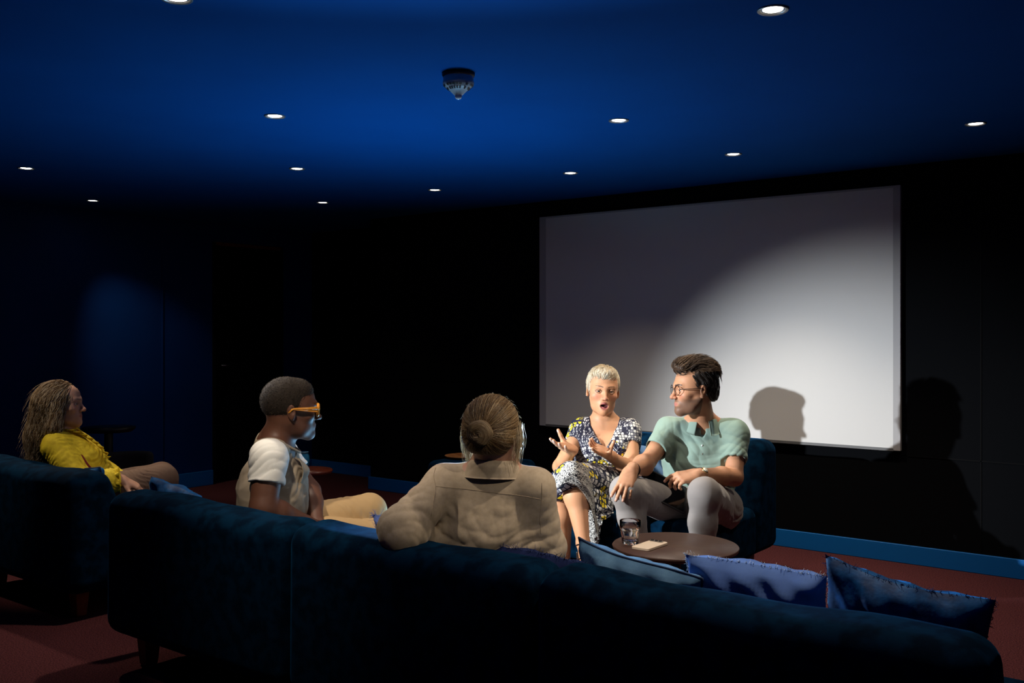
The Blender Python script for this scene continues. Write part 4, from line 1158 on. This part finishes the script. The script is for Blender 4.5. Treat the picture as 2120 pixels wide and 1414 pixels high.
    v, f = sheet([[r_[j] for r_ in G] for j in range(3)], 50, 30, .0035, wob=.004, seed=5); mk('side_drape', v, f, SKM, parent=dr_)
    G = [W3([(1216, 1045, 4.74), (1234, 1066, 4.74), (1250, 1072, 4.74)]), W3([(1217, 1085, 4.76), (1230, 1098, 4.73), (1243, 1096, 4.74)]), W3([(1220, 1122, 4.76), (1231, 1130, 4.74), (1240, 1122, 4.75)])]
    v, f = sheet([[r_[j] for r_ in G] for j in range(3)], 40, 24, .0035, wob=.003, seed=8); mk('hem_drape', v, f, MZ, parent=dr_)
    # hair
    L = lambda *p: hc+Rh@(np.array(p)*s)
    HR = [ell(L(0, -.020, .034), np.array([.0775, .098, .088])*s, Rh, .02), ell(L(0, .045, .088), np.array([.055, .045, .028])*s, Rh, .02), ell(L(0, -.055, -.01), np.array([.068, .060, .065])*s, Rh, .02),
          ell(L(0, .096, -.012), np.array([.064, .060, .078])*s, Rh, .008, 'sub'), ell(L(0, .038, -.045), np.array([.12, .058, .060])*s, Rh, .01, 'sub'), ell(L(0, -.01, -.085), np.array([.12, .08, .075])*s, Rh, .01, 'sub')]
    nz = lambda P_: .0012*np.sin(((P_-hc)@Rh)[:, 0]*330+2.0*np.sin(((P_-hc)@Rh)[:, 2]*70))
    V, Q = organic(HR, .003, disp=nz); C = paint(len(V), (.80, .70, .52))
    def df(p):
        ql = (p-hc)@Rh/s
        return Rh[:, 1]*.9*np.clip(ql[:, 2:3]*20-.6, 0, 1)-Rh[:, 2]*.8+Rh[:, 0]*(ql[:, 0:1]*6+.25)
    r1 = surf_points(V, Q, 1500, 8, lambda C_: loc(C_)[:, 2] > .0)
    s1 = strands('h', HR, r1, df, RNG.uniform(.02, .05, 1500), None, None, 6, .003, .16, .0013, [(.85, .76, .58), (.75, .62, .42), (.92, .86, .72)], seed=9)
    V, Q, C = merge((V, Q, C), s1); mk('hair', V, Q, HAIRM, parent=P, col=C, label='short white blonde hair')
    # ear studs, ankle strap, ring
    STL = M('silver', (.8, .8, .82, 1), .2, metal=1)
    for x in (-1, 1):
        v, f = join(tube([L(x*.079, -.004, -.036), L(x*.085, -.002, -.036)], .0028, 8)); mk('ear_stud', v, f, STL, parent=P)
    ax = unit(AnL-KnL); a_ = unit(np.cross(ax, [0, 0, 1.])); b_ = np.cross(ax, a_)
    pts = [AnL+ax*.02+(a_*math.cos(t)+b_*math.sin(t))*.0345 for t in np.linspace(0, 6.283, 28)]
    v, f = tube(pts, .003, 6, False); sd = mk('sandal', v, f, M('sandal_leather', (.02, .012, .01, 1), .4), parent=P)
    s0 = AnL-DV(0, -.0, .03)+unit(ft)*-.0; v, f = sheet([[s0+DV(-.03, .025, -.035), s0+DV(.03, .025, -.035)], [AnL+unit(ft)*.09+DV(-.035, .028, -.02), AnL+unit(ft)*.09+DV(.035, .028, -.02)], [AnL+unit(ft)*.18+DV(-.03, .024, -.012), AnL+unit(ft)*.18+DV(.03, .024, -.012)]], 12, 6, .008)
    mk('sole', v, f, MATS['sandal_leather'], parent=sd)
    v, f = tube([AnL+unit(ft)*.10+DV(-.032, .01, 0), AnL+unit(ft)*.10+DV(-.012, -.026, .012), AnL+unit(ft)*.10+DV(.014, -.026, .012), AnL+unit(ft)*.10+DV(.034, .01, 0)], .004, 6); mk('toe_strap', v, f, MATS['sandal_leather'], parent=sd)
    return P
woman_dress()

# ------------------------------------------------------------------ listener with orange glasses
def man_tee():
    hc = PX(603, 845, 3.85); Rh = frame(DV(.915, .40, -.05), DV(.10, 0, 1)); s = 1.02
    HP, loc, eyes = head(hc, Rh, s, nose=1.15, jaw=1.05, brow=1.1)
    nek = PX(568, 922, 3.86); pel = PX(560, 1112, 3.92); wst = PX(563, 1040, 3.88); chs = PX(566, 972, 3.87)
    ShN = PX(557, 948, 3.715); ShF = PX(578, 940, 4.02)
    ElN = PX(545, 1052, 3.66); WrN = PX(632, 1082, 3.78)
    ElF = PX(640, 1018, 4.02); WrF = PX(655, 1082, 3.90)
    fw = DV(.99, -.05, .1)
    body = HP+[cap(hc+Rh@np.array([0, -.030, -.050])*s, nek+np.array([0, 0, -.02]), .058*s, .066*s, .03), cap(nek, ShN, .052, .056, .05), cap(nek, ShF, .052, .054, .05)]
    T_, Rt = torso(pel, wst, chs, nek, ShF-ShN, fw, 1.0, -.012); body += T_
    body += arm(ShN, ElN, WrN, 1.08, up=(.058, .047), fo=(.045, .028))+arm(ShF, ElF, WrF, 1.05, up=(.055, .044))
    h1, t1, f1 = hand(WrN, DV(.9, .1, -.25), DV(0, .1, -1), 1.0, side=-1, curl=(.3, .35, .4, .4)); h2, t2, f2 = hand(WrF, DV(.3, -.5, -.6), DV(.1, .5, -.8), 1.0, side=1, curl=(.3, .35, .4, .4)); body += h1+h2
    HipF = PX(585, 1100, 4.02); KnF = PX(762, 1060, 4.26); AnF = PX(770, 1205, 4.45)
    HipN = PX(590, 1120, 3.86); KnN = PX(772, 1115, 4.10); AnN = PX(800, 1275, 4.22)
    body += leg(HipF, KnF, AnF, 1.0, -.012)+leg(HipN, KnN, AnN, 1.0, -.012)
    base = (.105, .042, .024)
    def pf(V):
        q = loc(V); C = facepaint(q, base, lips=(.16, .06, .055), brow=(.01, .007, .006), browthick=.005)
        C[np.linalg.norm(V-hc, axis=1) > .16] = base
        return C
    org = np.array([pel[0], pel[1], 0])
    P = person_mesh(body, .006, [(hc, .15)], .0024, None, pf, 'person in profile with orange glasses, white sleeved grey tee and khaki trousers', org, eyes, DV(1, .25, 0), (.02, .012, .008))
    TEE = M('grey_beige_cotton', srgb(150, 136, 118), .85, .2, bump=[(600, .2, .0006), (20, .2, .006)]); WHT = M('white_cotton', srgb(226, 224, 218), .85, .2, bump=[(600, .2, .0006), (20, .15, .006)])
    fwn = unit(fw); up = unit(nek-pel); sdv = unit(ShF-ShN)
    S, _ = torso(pel, wst, chs, nek, ShF-ShN, fw, 1.0, .010)
    S += [cap(nek+up*.002, ShN, .060, .064, .05), cap(nek+up*.002, ShF, .060, .062, .05), ell(wst+fwn*.01, (.14, .105, .14), Rt, .06)]
    nd = unit(hc+Rh@np.array([0, -.03, -.06])-nek)
    S.append(cap(nek-nd*.02, nek+nd*.12, .069, .080, .010, 'sub')); S.append(cap(nek+fwn*.05-up*.01, nek+fwn*.14-up*.05, .035, .016, .01, 'sub'))
    F_ = folds([(wst+fwn*.10-sdv*.05, .16, unit(sdv+up*.5), .10, .009), (chs+fwn*.1, .12, unit(up-fwn*.8), .05, .008), (wst-fwn*.08, .14, unit(up+fwn*.3), .11, .006), (pel, .16, up, .09, .008)], .0015, 6)
    V, Q = organic(S, .0045, disp=F_); sh = mk('tee_shirt', V, Q, TEE, parent=P)
    for Sh, El, nm in ((ShN, ElN, 0), (ShF, ElF, 1)):
        d = unit(El-Sh); cu = Sh+(El-Sh)*.48; Q_ = frame(d, (0.2, .1, 1))
        S2 = [cap(Sh+(nek-Sh)*.10, Sh, .062, .068, .03), cap(Sh, cu, .070, .068, .03), rbox(cu+d*.085, (.09, .080, .09), Q_, .001, .004, 'sub'), cap(cu-d*.015, cu+d*.05, .056, .058, .004, 'sub')]
        F_ = folds([(Sh+(cu-Sh)*.7-fwn*.02, .12, unit(d+fwn*.55), .06, .007)], .001, 7+nm)
        V, Q = organic(S2, .0035, disp=F_); mk('sleeve', V, Q, WHT, parent=sh, label='white sleeve')
    # collar rib at the nape and chest pocket
    pts = []
    for i in range(33):
        a = 2*math.pi*i/32; ca = math.cos(a)
        pts.append(nek+fwn*(.072*ca+ (.03 if ca > 0 else 0)*ca)+sdv*.070*math.sin(a)+up*(.006-.055*max(ca, 0)**1.5-.0*ca)+nd*.012)
    v, f = tube(pts, .0058, 8, False); mk('neck_rib', v, f, TEE, parent=sh)
    pc_ = PX(632, 968, 3.86)
    pts = [PX(622, 925, 3.84), PX(628, 955, 3.80), PX(640, 972, 3.80), PX(628, 985, 3.80)]
    G = [[PX(618, 948, 3.80), PX(628, 972, 3.785), PX(622, 1000, 3.79)], [PX(626, 955, 3.84), PX(640, 974, 3.83), PX(628, 1002, 3.83)], [PX(622, 952, 3.90), PX(634, 968, 3.90), PX(624, 1000, 3.90)]]
    v, f = sheet(G, 14, 14, .004); mk('pocket', v, f, TEE, parent=sh)
    KH = M('khaki_twill', srgb(176, 146, 104), .8, .25, bump=[(520, .2, .0006), (16, .2, .008)])
    Lg = leg(HipF, KnF, AnF+np.array([0, 0, .03]), 1.0, .012, r=(.095, .066, .056, .048))+leg(HipN, KnN, AnN+np.array([0, 0, .03]), 1.0, .012, r=(.095, .066, .056, .048))+[ell(pel+fwn*.0, (.17, .14, .11), Rt, .05), cap(HipF, HipN, .1, .1, .06)]
    tF = unit(KnF-HipF)
    F_ = folds([(KnF-tF*.10, .13, unit(tF+np.array([0, 0, .25])), .055, .005), (KnN, .12, unit(KnN-HipN), .05, .005), ((HipF+KnF)/2, .1, unit(tF+up*.3), .08, .004)], .001, 9)
    V, Q = organic(Lg, .0045, disp=F_); mk('trousers', V, Q, KH, parent=P)
    for A in (AnF, AnN):
        d = DV(.8, .55, 0); d = unit(d); b0 = np.array([A[0], A[1], .035])
        Sh_ = [cap(b0-d*.03, b0+d*.15, .036, .030, .03), cap(b0-d*.03+np.array([0, 0, .01]), np.array([A[0], A[1], .10]), .038, .036, .03), rbox(b0+d*.06+np.array([0, 0, -.45]), (.5, .5, .43), None, .001, .003, 'sub')]
        V, Q = organic(Sh_, .006); mk('shoe', V, Q, M('white_trainer', (.5, .5, .5, 1), .5), parent=P)
    L = lambda *p: hc+Rh@(np.array(p)*s)
    HR = [ell(L(0, -.022, .031), np.array([.0785, .0985, .0905])*s, Rh, .02), ell(L(0, .030, .060), np.array([.060, .052, .052])*s, Rh, .02),
          ell(L(0, .090, -.006), np.array([.085, .062, .078])*s, Rh, .006, 'sub'), ell(L(0, .030, -.060), np.array([.12, .075, .068])*s, Rh, .01, 'sub'), ell(L(0, -.05, -.115), np.array([.12, .12, .082])*s, Rh, .02, 'sub')]
    V, Q = organic(HR, .0026, disp=lambda P_: .0009*np.sin(P_[:, 0]*900)*np.sin(P_[:, 1]*870+1)*np.sin(P_[:, 2]*910))
    C = paint(len(V), (.020, .014, .010))
    r1 = surf_points(V, Q, 4200, 12); s1 = strands('h', HR, r1, lambda p: RNG.randn(len(p), 3), .004, None, None, 2, .0016, .4, .0007, [(.026, .019, .013), (.014, .010, .008), (.08, .06, .04)], seed=13)
    V, Q, C = merge((V, Q, C), s1); mk('hair', V, Q, M('cropped_hair', (.3, .2, .1, 1), .8, .2, attr=True), parent=P, col=C, label='black cropped hair')
    AMB = M('amber_acetate', (.85, .36, .05, 1), .12, .6, trans=.35)
    g = glasses(hc, Rh, s, AMB, .0066, .027, .021, arm_r=.0042, rect=True, parent=P)
    L = lambda *p: hc+Rh@(np.array(p)*s)
    for x in (-1, 1):
        v, f = sheet([[L(x*.070, .088, .016), L(x*.070, .088, -.006)], [L(x*.079, .045, .013), L(x*.079, .045, -.002)], [L(x*.0815, -.002, .010), L(x*.0815, -.002, .002)]], 8, 24, .004); mk('temple', v, f, AMB, parent=g)
    return P
man_tee()

# ------------------------------------------------------------------ listener with the hair bun, seen from behind
def woman_bun():
    hc = PX(1021, 897, 3.04); Rh = frame(DV(.34, .94, .03), DV(.03, 0, 1)); s = .98
    HP, loc, eyes = head(hc, Rh, s, jaw=.95, female=True)
    nek = PX(1022, 972, 3.07); pel = PX(1014, 1200, 3.20); wst = PX(1012, 1128, 3.12); chs = PX(1015, 1045, 3.06)
    ShL = PX(919, 1005, 3.06); ShR = PX(1107, 1012, 3.04)     # left on the left (seen from behind)
    ElL = PX(832, 1096, 2.93); WrL = PX(905, 1135, 3.10)
    ElR = PX(1128, 1135, 3.08); WrR = PX(1110, 1160, 3.34)
    fw = DV(.1, 1, .05)
    body = HP+[cap(hc+Rh@np.array([0, -.022, -.050])*s, nek+np.array([0, 0, -.02]), .049*s, .056*s, .03), cap(nek, ShL, .042, .046, .05), cap(nek, ShR, .042, .046, .05)]
    T_, Rt = torso(pel, wst, chs, nek, ShR-ShL, fw, .98, -.012, female=True); body += T_
    body += arm(ShL, ElL, WrL, .95, up=(.046, .038), fo=(.036, .024))+arm(ShR, ElR, WrR, .95, up=(.046, .038), fo=(.036, .024))
    body += hand(WrL, DV(.5, .8, -.1), DV(0, 0, -1), .95, side=-1)[0]+hand(WrR, DV(-.2, .9, -.3), DV(0, 0, -1), .95, side=1)[0]
    HipL = PX(965, 1200, 3.22); KnL = PX(972, 1135, 3.72); AnL = PX(968, 1325, 3.82); HipR = PX(1058, 1200, 3.22); KnR = PX(1085, 1135, 3.68); AnR = PX(1090, 1325, 3.80)
    body += leg(HipL, KnL, AnL, .95, -.012)+leg(HipR, KnR, AnR, .95, -.012)
    base = (.52, .28, .19)
    org = np.array([pel[0], pel[1], 0])
    def pf(V): C = facepaint(loc(V), base, lips=(.5, .15, .15), brow=(.2, .12, .07)); C[np.linalg.norm(V-hc, axis=1) > .16] = base; return C
    P = person_mesh(body, .006, [(hc, .15)], .0028, None, pf, 'person seen from behind with blond hair bun and loose beige shirt', org, eyes, DV(.34, .94, 0), (.1, .15, .2))
    LIN = M('beige_linen', srgb(190, 172, 148), .88, .2, sheen=.15, var=(60, srgb(178, 160, 136), .35, .65), bump=[(420, .3, .0008), (22, .12, .006)])
    fwn = unit(fw); up = unit(nek-pel); sdv = unit(ShR-ShL)
    S, _ = torso(pel, wst, chs, nek, ShR-ShL, fw, .98, .030, female=True)
    S += [cap(nek-up*.040, ShL, .052, .060, .04), cap(nek-up*.040, ShR, .052, .060, .04),
          cap(ShL, ElL, .060, .066, .035), cap(ElL, ElL+(WrL-ElL)*.75, .064, .050, .03), cap(ShR, ElR, .060, .062, .035), cap(ElR, ElR+(WrR-ElR)*.8, .060, .045, .03),
          ecap(wst, pel, .165, .19, Rt, .78, .05), ecap(chs-up*.12, wst, .150, .160, Rt, .80, .06), ell(ElL+np.array([0, 0, -.02]), (.06, .06, .05), None, .03)]
    nd = unit(hc+Rh@np.array([0, -.02, -.06])-nek); S.append(cap(nek+nd*.035, nek+nd*.14, .058, .066, .008, 'sub'))
    bk = -fwn; dL = unit(ElL-ShL); dR = unit(ElR-ShR)
    F_ = folds([(wst+bk*.12+sdv*.07, .12, unit(up+sdv*.30), .085, .010), (wst+bk*.12-sdv*.07, .11, unit(up-sdv*.12), .10, .006), (wst+bk*.1+up*.10+sdv*.04, .12, unit(up-sdv*.25), .14, .003),
                (ShL+dL*.10+bk*.03, .09, unit(dL-sdv*.6), .09, .008), (ElL+dL*-.03, .10, unit(dL+sdv*.4), .075, .009),
                (ShL+sdv*.045-up*.07+bk*.05, .06, unit(sdv+up*.25), .06, .004), (ShR-sdv*.03-up*.08+bk*.05, .08, unit(sdv-up*.25), .07, .006), (ElR-dR*.03, .12, unit(dR+sdv*.3), .09, .009)], .0012, 11)
    V, Q = organic(S, .0042, disp=F_); sh = mk('shirt', V, Q, LIN, parent=P)
    # yoke seam and armhole seams following the cloth
    def seam(pix, r=.0010):
        P_ = catmull(np.array([PX(a, b, 2.6) for a, b in pix]), 60); out = []
        e = np.array([0, 0, EYE])
        for p in P_:
            d = unit(p-e); t = 2.4*1.0
            for _ in range(60):
                x = e+d*t; v_ = evalp(S, x[None])[0]+F_(x[None])[0]
                if v_ < .0006: break
                t += max(v_*.7, .0008)
            out.append(e+d*t)
        return tube(out, r, 6)
    SE = M('linen_seam', srgb(172, 154, 130), .9)
    v, f = seam([(903, 1007), (960, 1012), (1020, 1020), (1075, 1026), (1120, 1034)]); mk('yoke_seam', v, f, SE, parent=sh)
    v, f = seam([(902, 968), (898, 985), (902, 1010), (897, 1040), (893, 1068)]); mk('armhole_seam', v, f, SE, parent=sh)
    v, f = seam([(1122, 1000), (1122, 1030), (1118, 1070), (1120, 1105)]); mk('armhole_seam', v, f, SE, parent=sh)
    # collar: stand plus folded leaf
    rows = []
    for i in range(48):
        a = math.pi+ -2.5+5.0*i/47; dv_ = fwn*math.cos(a)+sdv*math.sin(a); bb = max(0, -math.cos(a))
        o0 = nek+dv_*.060-up*.012+bk*.008; o1 = nek+dv_*.066+up*(.028+.012*bb)+bk*.007; o2 = nek+dv_*.076+up*(.025+.010*bb)+bk*.006; o3 = nek+dv_*(.095+.016*(1-bb))-up*(.012+.013*(1-bb))+bk*.003
        rows.append([o0, o1, o2, o3])
    v, f = sheet(rows, 18, 90, .004, wob=.0012, seed=3); mk('collar', v, f, LIN, parent=sh)
    Lg = leg(HipL, KnL, AnL, .95, .012)+leg(HipR, KnR, AnR, .95, .012)+[cap(HipL, HipR, .1, .1, .05)]
    V, Q = organic(Lg, .007); mk('trousers', V, Q, M('pale_trousers', srgb(120, 116, 110), .85), parent=P)
    # hair pulled back to a bun
    L = lambda *p: hc+Rh@(np.array(p)*s)
    HR = [ell(L(0, -.022, .034), np.array([.0835, .100, .090])*s, Rh, .02), ell(L(0, -.050, -.010), np.array([.072, .066, .060])*s, Rh, .03),
          ell(L(0, .094, -.010), np.array([.072, .066, .082])*s, Rh, .008, 'sub'), ell(L(0, .045, -.060), np.array([.12, .06, .060])*s, Rh, .01, 'sub'), ell(L(0, -.06, -.128), np.array([.12, .14, .075])*s, Rh, .02, 'sub')]
    nz = lambda P_: .0006*np.sin(P_[:, 0]*400)
    V, Q = organic(HR, .003, disp=nz); C = paint(len(V), (.15, .085, .040))
    bun = L(.006, -.128, .018)
    def dbun(p): d = bun-p; return d/(np.linalg.norm(d, axis=1, keepdims=True)+1e-6)
    r1 = surf_points(V, Q, 3600, 15)
    dist = np.linalg.norm(bun-r1, axis=1); ln = np.clip(dist*1.05-.012, .02, .19)*RNG.uniform(.6, 1.0, len(r1))
    TN = [(.22, .125, .05), (.34, .21, .095), (.10, .05, .02), (.55, .40, .22)]
    s1 = strands('h', HR, r1, dbun, ln, None, None, 12, .0026, .02, .0015, TN, seed=16)
    Bf = frame(-Rh[:, 1], Rh[:, 2])
    BN = [ell(bun, np.array([.030, .028, .030])*s, Rh, .02)]
    for k in range(5):
        a = k*1.256; BN.append(ell(bun+(Rh[:, 0]*math.cos(a)+Rh[:, 2]*math.sin(a))*.016*s-Rh[:, 1]*.006, np.array([.022, .022, .020])*s, Rh, .008))
    V2, Q2 = organic(BN, .0026); C2 = paint(len(V2), (.34, .23, .125))
    def dsw(p): d = p-bun; t = np.cross(Rh[:, 1], d); t /= (np.linalg.norm(t, axis=1, keepdims=True)+1e-6); return t-.28*d/(np.linalg.norm(d, axis=1, keepdims=True)+1e-6)
    r2 = surf_points(V2, Q2, 900, 17, lambda C_: ((C_-bun)@Rh)[:, 1] < .012)
    s2 = strands('h', BN, r2, dsw, RNG.uniform(.04, .09, 900), None, None, 12, .0024, .03, .0016, [(.42, .30, .17), (.52, .39, .24), (.28, .18, .09)], seed=18)
    # loose strands around the rim of the head
    r3 = surf_points(V, Q, 420, 19, lambda C_: loc(C_)[:, 2] > -.03)
    s3 = strands('h', HR, r3, lambda p: dbun(p)*-.4+np.array([.05, .02, .3])+RNG.randn(len(p), 3)*.25, RNG.uniform(.012, .045, 420), None, None, 8, .003, .22, .00045, [(.62, .50, .34)], gravity=1.4, release=.5, seed=20)
    side = np.array([L(x*(.082+.007*RNG.rand()+(.006 if x < 0 else 0)), .002+RNG.randn()*.016, .045-RNG.rand()*.07) for x in (-1, -1, 1) for _ in range(110)])
    s4 = strands('h', HR, side, lambda p: np.tile(np.array([0, 0, -1.0]), (len(p), 1))+((p-hc)@Rh)[:, 0:1]*Rh[:, 0]*1.3*(p[:, 2:3] > hc[2]-.01)-((p-hc)@Rh)[:, 0:1]*Rh[:, 0]*1.6*(p[:, 2:3] <= hc[2]-.01)+RNG.randn(len(p), 3)*.10, RNG.uniform(.04, .13, 330), None, None, 12, .004, 0, .0007, [(.75, .64, .46), (.6, .48, .30)], wave=.0016, follow=False, release=0, seed=21)
    nape = np.array([L(RNG.uniform(-.05, .05), -.085, -.055) for _ in range(120)])
    s5 = strands('h', HR, nape, lambda p: np.tile(np.array([0, 0, -1.0]), (len(p), 1)), RNG.uniform(.02, .05, 120), None, None, 5, .002, .05, .0006, [(.3, .19, .1)], seed=22)
    V, Q, C = merge((V, Q, C), s1, (V2, Q2, C2), s2, s3, s4, s5)
    mk('hair', V, Q, HAIRM, parent=P, col=C, label='blond hair tied in a low bun with loose strands')
    return P
woman_bun()

# ------------------------------------------------------------------ listener with long hair and yellow blouse
def woman_yellow():
    hc = PX(129, 836, 4.95); Rh = frame(DV(.985, .08, .02), DV(-.04, 0, 1)); s = .97
    HP, loc, eyes = head(hc, Rh, s, nose=1.12, jaw=.95, female=True)
    nek = PX(128, 898, 4.97); pel = PX(203, 1020, 5.02); wst = PX(178, 985, 5.0); chs = PX(152, 945, 4.99)
    ShN = PX(117, 925, 4.85); ShF = PX(150, 922, 5.13)
    ElN = PX(172, 1003, 4.80); WrN = PX(250, 993, 4.86); ElF = PX(225, 985, 5.15); WrF = PX(268, 1003, 5.02)
    fw = DV(.97, .0, .3)
    body = HP+[cap(hc+Rh@np.array([0, -.022, -.050])*s, nek+np.array([0, 0, -.01]), .048*s, .055*s, .03), cap(nek, ShN, .042, .046, .05), cap(nek, ShF, .042, .046, .05)]
    T_, Rt = torso(pel, wst, chs, nek, ShF-ShN, fw, .98, -.012, female=True); body += T_
    body += arm(ShN, ElN, WrN, .95, up=(.046, .038), fo=(.036, .024))+arm(ShF, ElF, WrF, .95, up=(.046, .038), fo=(.036, .024))
    body += hand(WrN, DV(.8, .35, -.45), DV(0, .2, -1), .95, side=-1, curl=(.3, .35, .4, .4))[0]+hand(WrF, DV(.7, -.1, -.5), DV(0, 0, -1), .95, side=1)[0]
    HipN = PX(212, 1022, 4.92); KnN = PX(338, 990, 5.26); AnN = PX(358, 1130, 5.40); HipF = PX(215, 1015, 5.12); KnF = PX(334, 985, 5.46); AnF = PX(352, 1140, 5.55)
    body += leg(HipF, KnF, AnF, .95, -.012)+leg(HipN, KnN, AnN, .95, -.012)
    base = (.50, .27, .18)
    org = np.array([pel[0], pel[1], 0])
    def pf(V): C = facepaint(loc(V), base, lips=(.42, .14, .12), brow=(.2, .14, .1), blush=(.5, .2, .14), liner=(.2, .1, .08)); C[np.linalg.norm(V-hc, axis=1) > .16] = base; return C
    P = person_mesh(body, .006, [(hc, .15), (WrN+DV(.06, .02, -.03), .09)], .0026, None, pf, 'person with long wavy grey blond hair and yellow blouse at the left of the room', org, eyes, DV(1, .08, 0), (.05, .06, .06))
    YB = M('yellow_blouse', srgb(226, 200, 46), .75, .3, var=(40, srgb(206, 178, 40), .35, .65), bump=[(300, .3, .001), (30, .4, .006)])
    fwn = unit(fw); up = unit(nek-pel); sdv = unit(ShF-ShN)
    S, _ = torso(pel, wst, chs, nek, ShF-ShN, fw, .98, .016, female=True)
    cu = ElN+(WrN-ElN)*.72; cuF = ElF+(WrF-ElF)*.6
    S += [cap(nek-up*.015, ShN, .056, .060, .04), cap(nek-up*.015, ShF, .056, .058, .04), cap(ShN, ElN, .066, .070, .035), cap(ElN, cu, .066, .055, .03), ell(cu, (.052, .052, .058), None, .02),
          cap(ShF, ElF, .060, .060, .03), cap(ElF, cuF, .06, .05, .03)]
    nd = unit(hc+Rh@np.array([0, -.02, -.06])-nek); S.append(cap(nek, nek+nd*.14, .057, .068, .008, 'sub')); S.append(cap(nek+fwn*.04-up*.01, nek+fwn*.15-up*.07, .03, .012, .01, 'sub'))
    d_ = unit(WrN-ElN)
    F_ = folds([(ShN+np.array([0, 0, -.05]), .12, unit(sdv+up*.6), .035, .009), (cu, .08, unit(d_+up*.3), .022, .010), (ElN, .1, d_, .035, .010), (wst+fwn*.1, .14, unit(up+fwn*.4), .04, .009)], .002, 14)
    V, Q = organic(S, .0045, disp=F_); bl = mk('blouse', V, Q, YB, parent=P)
    # ruffled cuff and ruffled neck
    a_ = unit(np.cross(d_, [0, 0, 1.])); b_ = np.cross(d_, a_); rows = []
    for i in range(60):
        t = 2*math.pi*i/59; wv = 1+.18*math.sin(t*7); rows.append([cu+d_*.0+(a_*math.cos(t)+b_*math.sin(t))*.046, cu+d_*.022+(a_*math.cos(t)+b_*math.sin(t))*.044*wv, cu+d_*.045+(a_*math.cos(t)+b_*math.sin(t))*.056*wv])
    v, f = sheet(rows, 8, 120, .003); mk('cuff_ruffle', v, f, YB, parent=bl)
    rows = []
    for i in range(50):
        t = i/49; p = catmull([nek+sdv*-.055+up*.01-fwn*.02, nek-sdv*.055+fwn*.045+up*.0, nek+fwn*.10-up*.05-sdv*.03, nek+fwn*.135-up*.12-sdv*.02, nek+fwn*.15-up*.20-sdv*.02], 50)[i]
        wv = .006*math.sin(i*1.3); rows.append([p, p+(-sdv*.6+up*.6+fwn*.2)*.012+fwn*wv, p+(-sdv*.9+up*.3+fwn*.5)*.024+fwn*wv*1.5])
    v, f = sheet(rows, 8, 100, .003); mk('neck_ruffle', v, f, YB, parent=bl)
    rows = [[PX(167, 940, 4.80), PX(171, 942, 4.80)], [PX(178, 960, 4.79), PX(186, 964, 4.79)], [PX(188, 972, 4.79), PX(194, 971, 4.79)]]
    v, f = sheet([[r_[j] for r_ in rows] for j in range(2)], 10, 5, .004); mk('red_lining', v, f, M('red_cloth', srgb(120, 20, 16), .8), parent=bl)
    BR = M('brown_trousers', srgb(112, 90, 76), .85, .2, bump=[(520, .2, .0006), (16, .3, .008)])
    Lg = leg(HipN, KnN, AnN+np.array([0, 0, .03]), .95, .014)+leg(HipF, KnF, AnF+np.array([0, 0, .03]), .95, .014)+[cap(HipN, HipF, .1, .1, .05)]
    tN = unit(KnN-HipN); F_ = folds([((HipN+KnN)/2, .14, unit(tN+up*.5), .035, .010)], .001, 15)
    V, Q = organic(Lg, .0055, disp=F_); mk('trousers', V, Q, BR, parent=P)
    for A in (AnF, AnN):
        d = unit(DV(.95, .3, 0)); b0 = np.array([A[0], A[1], .033])
        Sh_ = [cap(b0-d*.03, b0+d*.13, .033, .026, .03), cap(b0-d*.03+np.array([0, 0, .01]), np.array([A[0], A[1], max(.10, A[2])]), .034, .032, .03), rbox(b0+d*.06+np.array([0, 0, -.45]), (.5, .5, .43), None, .001, .003, 'sub')]
        V, Q = organic(Sh_, .006); mk('shoe', V, Q, MATS['dark_leather'], parent=P)
    # long hair
    L = lambda *p: hc+Rh@(np.array(p)*s)
    HR = [ell(L(0, -.024, .034), np.array([.086, .100, .092])*s, Rh, .02), cap(L(.02, -.055, .0), PX(88, 905, 4.93), .085, .075, .04), cap(PX(88, 905, 4.93), PX(78, 958, 4.92), .070, .045, .04),
          cap(L(.055, .000, .03), PX(112, 885, 4.86), .030, .035, .04), cap(L(-.055, .010, .02), PX(155, 905, 5.10), .030, .020, .04),
          ell(L(0, .104, -.012), np.array([.100, .068, .078])*s, Rh, .008, 'sub'), ell(L(0, .085, -.070), np.array([.12, .07, .05])*s, Rh, .01, 'sub')]
    nz = lambda P_: .0045*np.sin(((P_-hc)@Rh)[:, 1]*120+2.5*np.sin(P_[:, 2]*38))*np.clip((hc[2]+.05-P_[:, 2])/.1, .2, 1)
    V, Q = organic(HR, .0038, disp=nz); C = paint(len(V), (.26, .165, .085))
    def dd(p):
        ql = (p-hc)@Rh/s; return -Rh[:, 2]*1.0-Rh[:, 1]*(.35+.6*np.clip(ql[:, 2:3]*12-.3, 0, 1))+Rh[:, 0]*np.sign(ql[:, 0:1])*.35*np.clip(ql[:, 2:3]*12-.3, 0, 1)
    r1 = surf_points(V, Q, 3000, 25)
    ln = np.clip((r1[:, 2]-(EYE-(965-HZ)*4.92/FPX))*RNG.uniform(.6, 1.15, len(r1)), .05, .5)
    s1 = strands('h', HR, r1, dd, ln, None, None, 22, .003, .02, .0013, [(.36, .235, .12), (.52, .38, .22), (.20, .12, .055), (.68, .56, .40), (.28, .17, .085)], wave=.0055, seed=26)
    r2 = surf_points(V, Q, 300, 27)
    s2 = strands('h', HR, r2, lambda p: dd(p)+(p-hc)*2, .12, None, None, 12, .004, .2, .0006, [(.5, .40, .28)], wave=.008, release=.4, gravity=.6, seed=28)
    V, Q, C = merge((V, Q, C), s1, s2); mk('hair', V, Q, HAIRM, parent=P, col=C, label='long wavy grey blond hair')
    return P
woman_yellow()
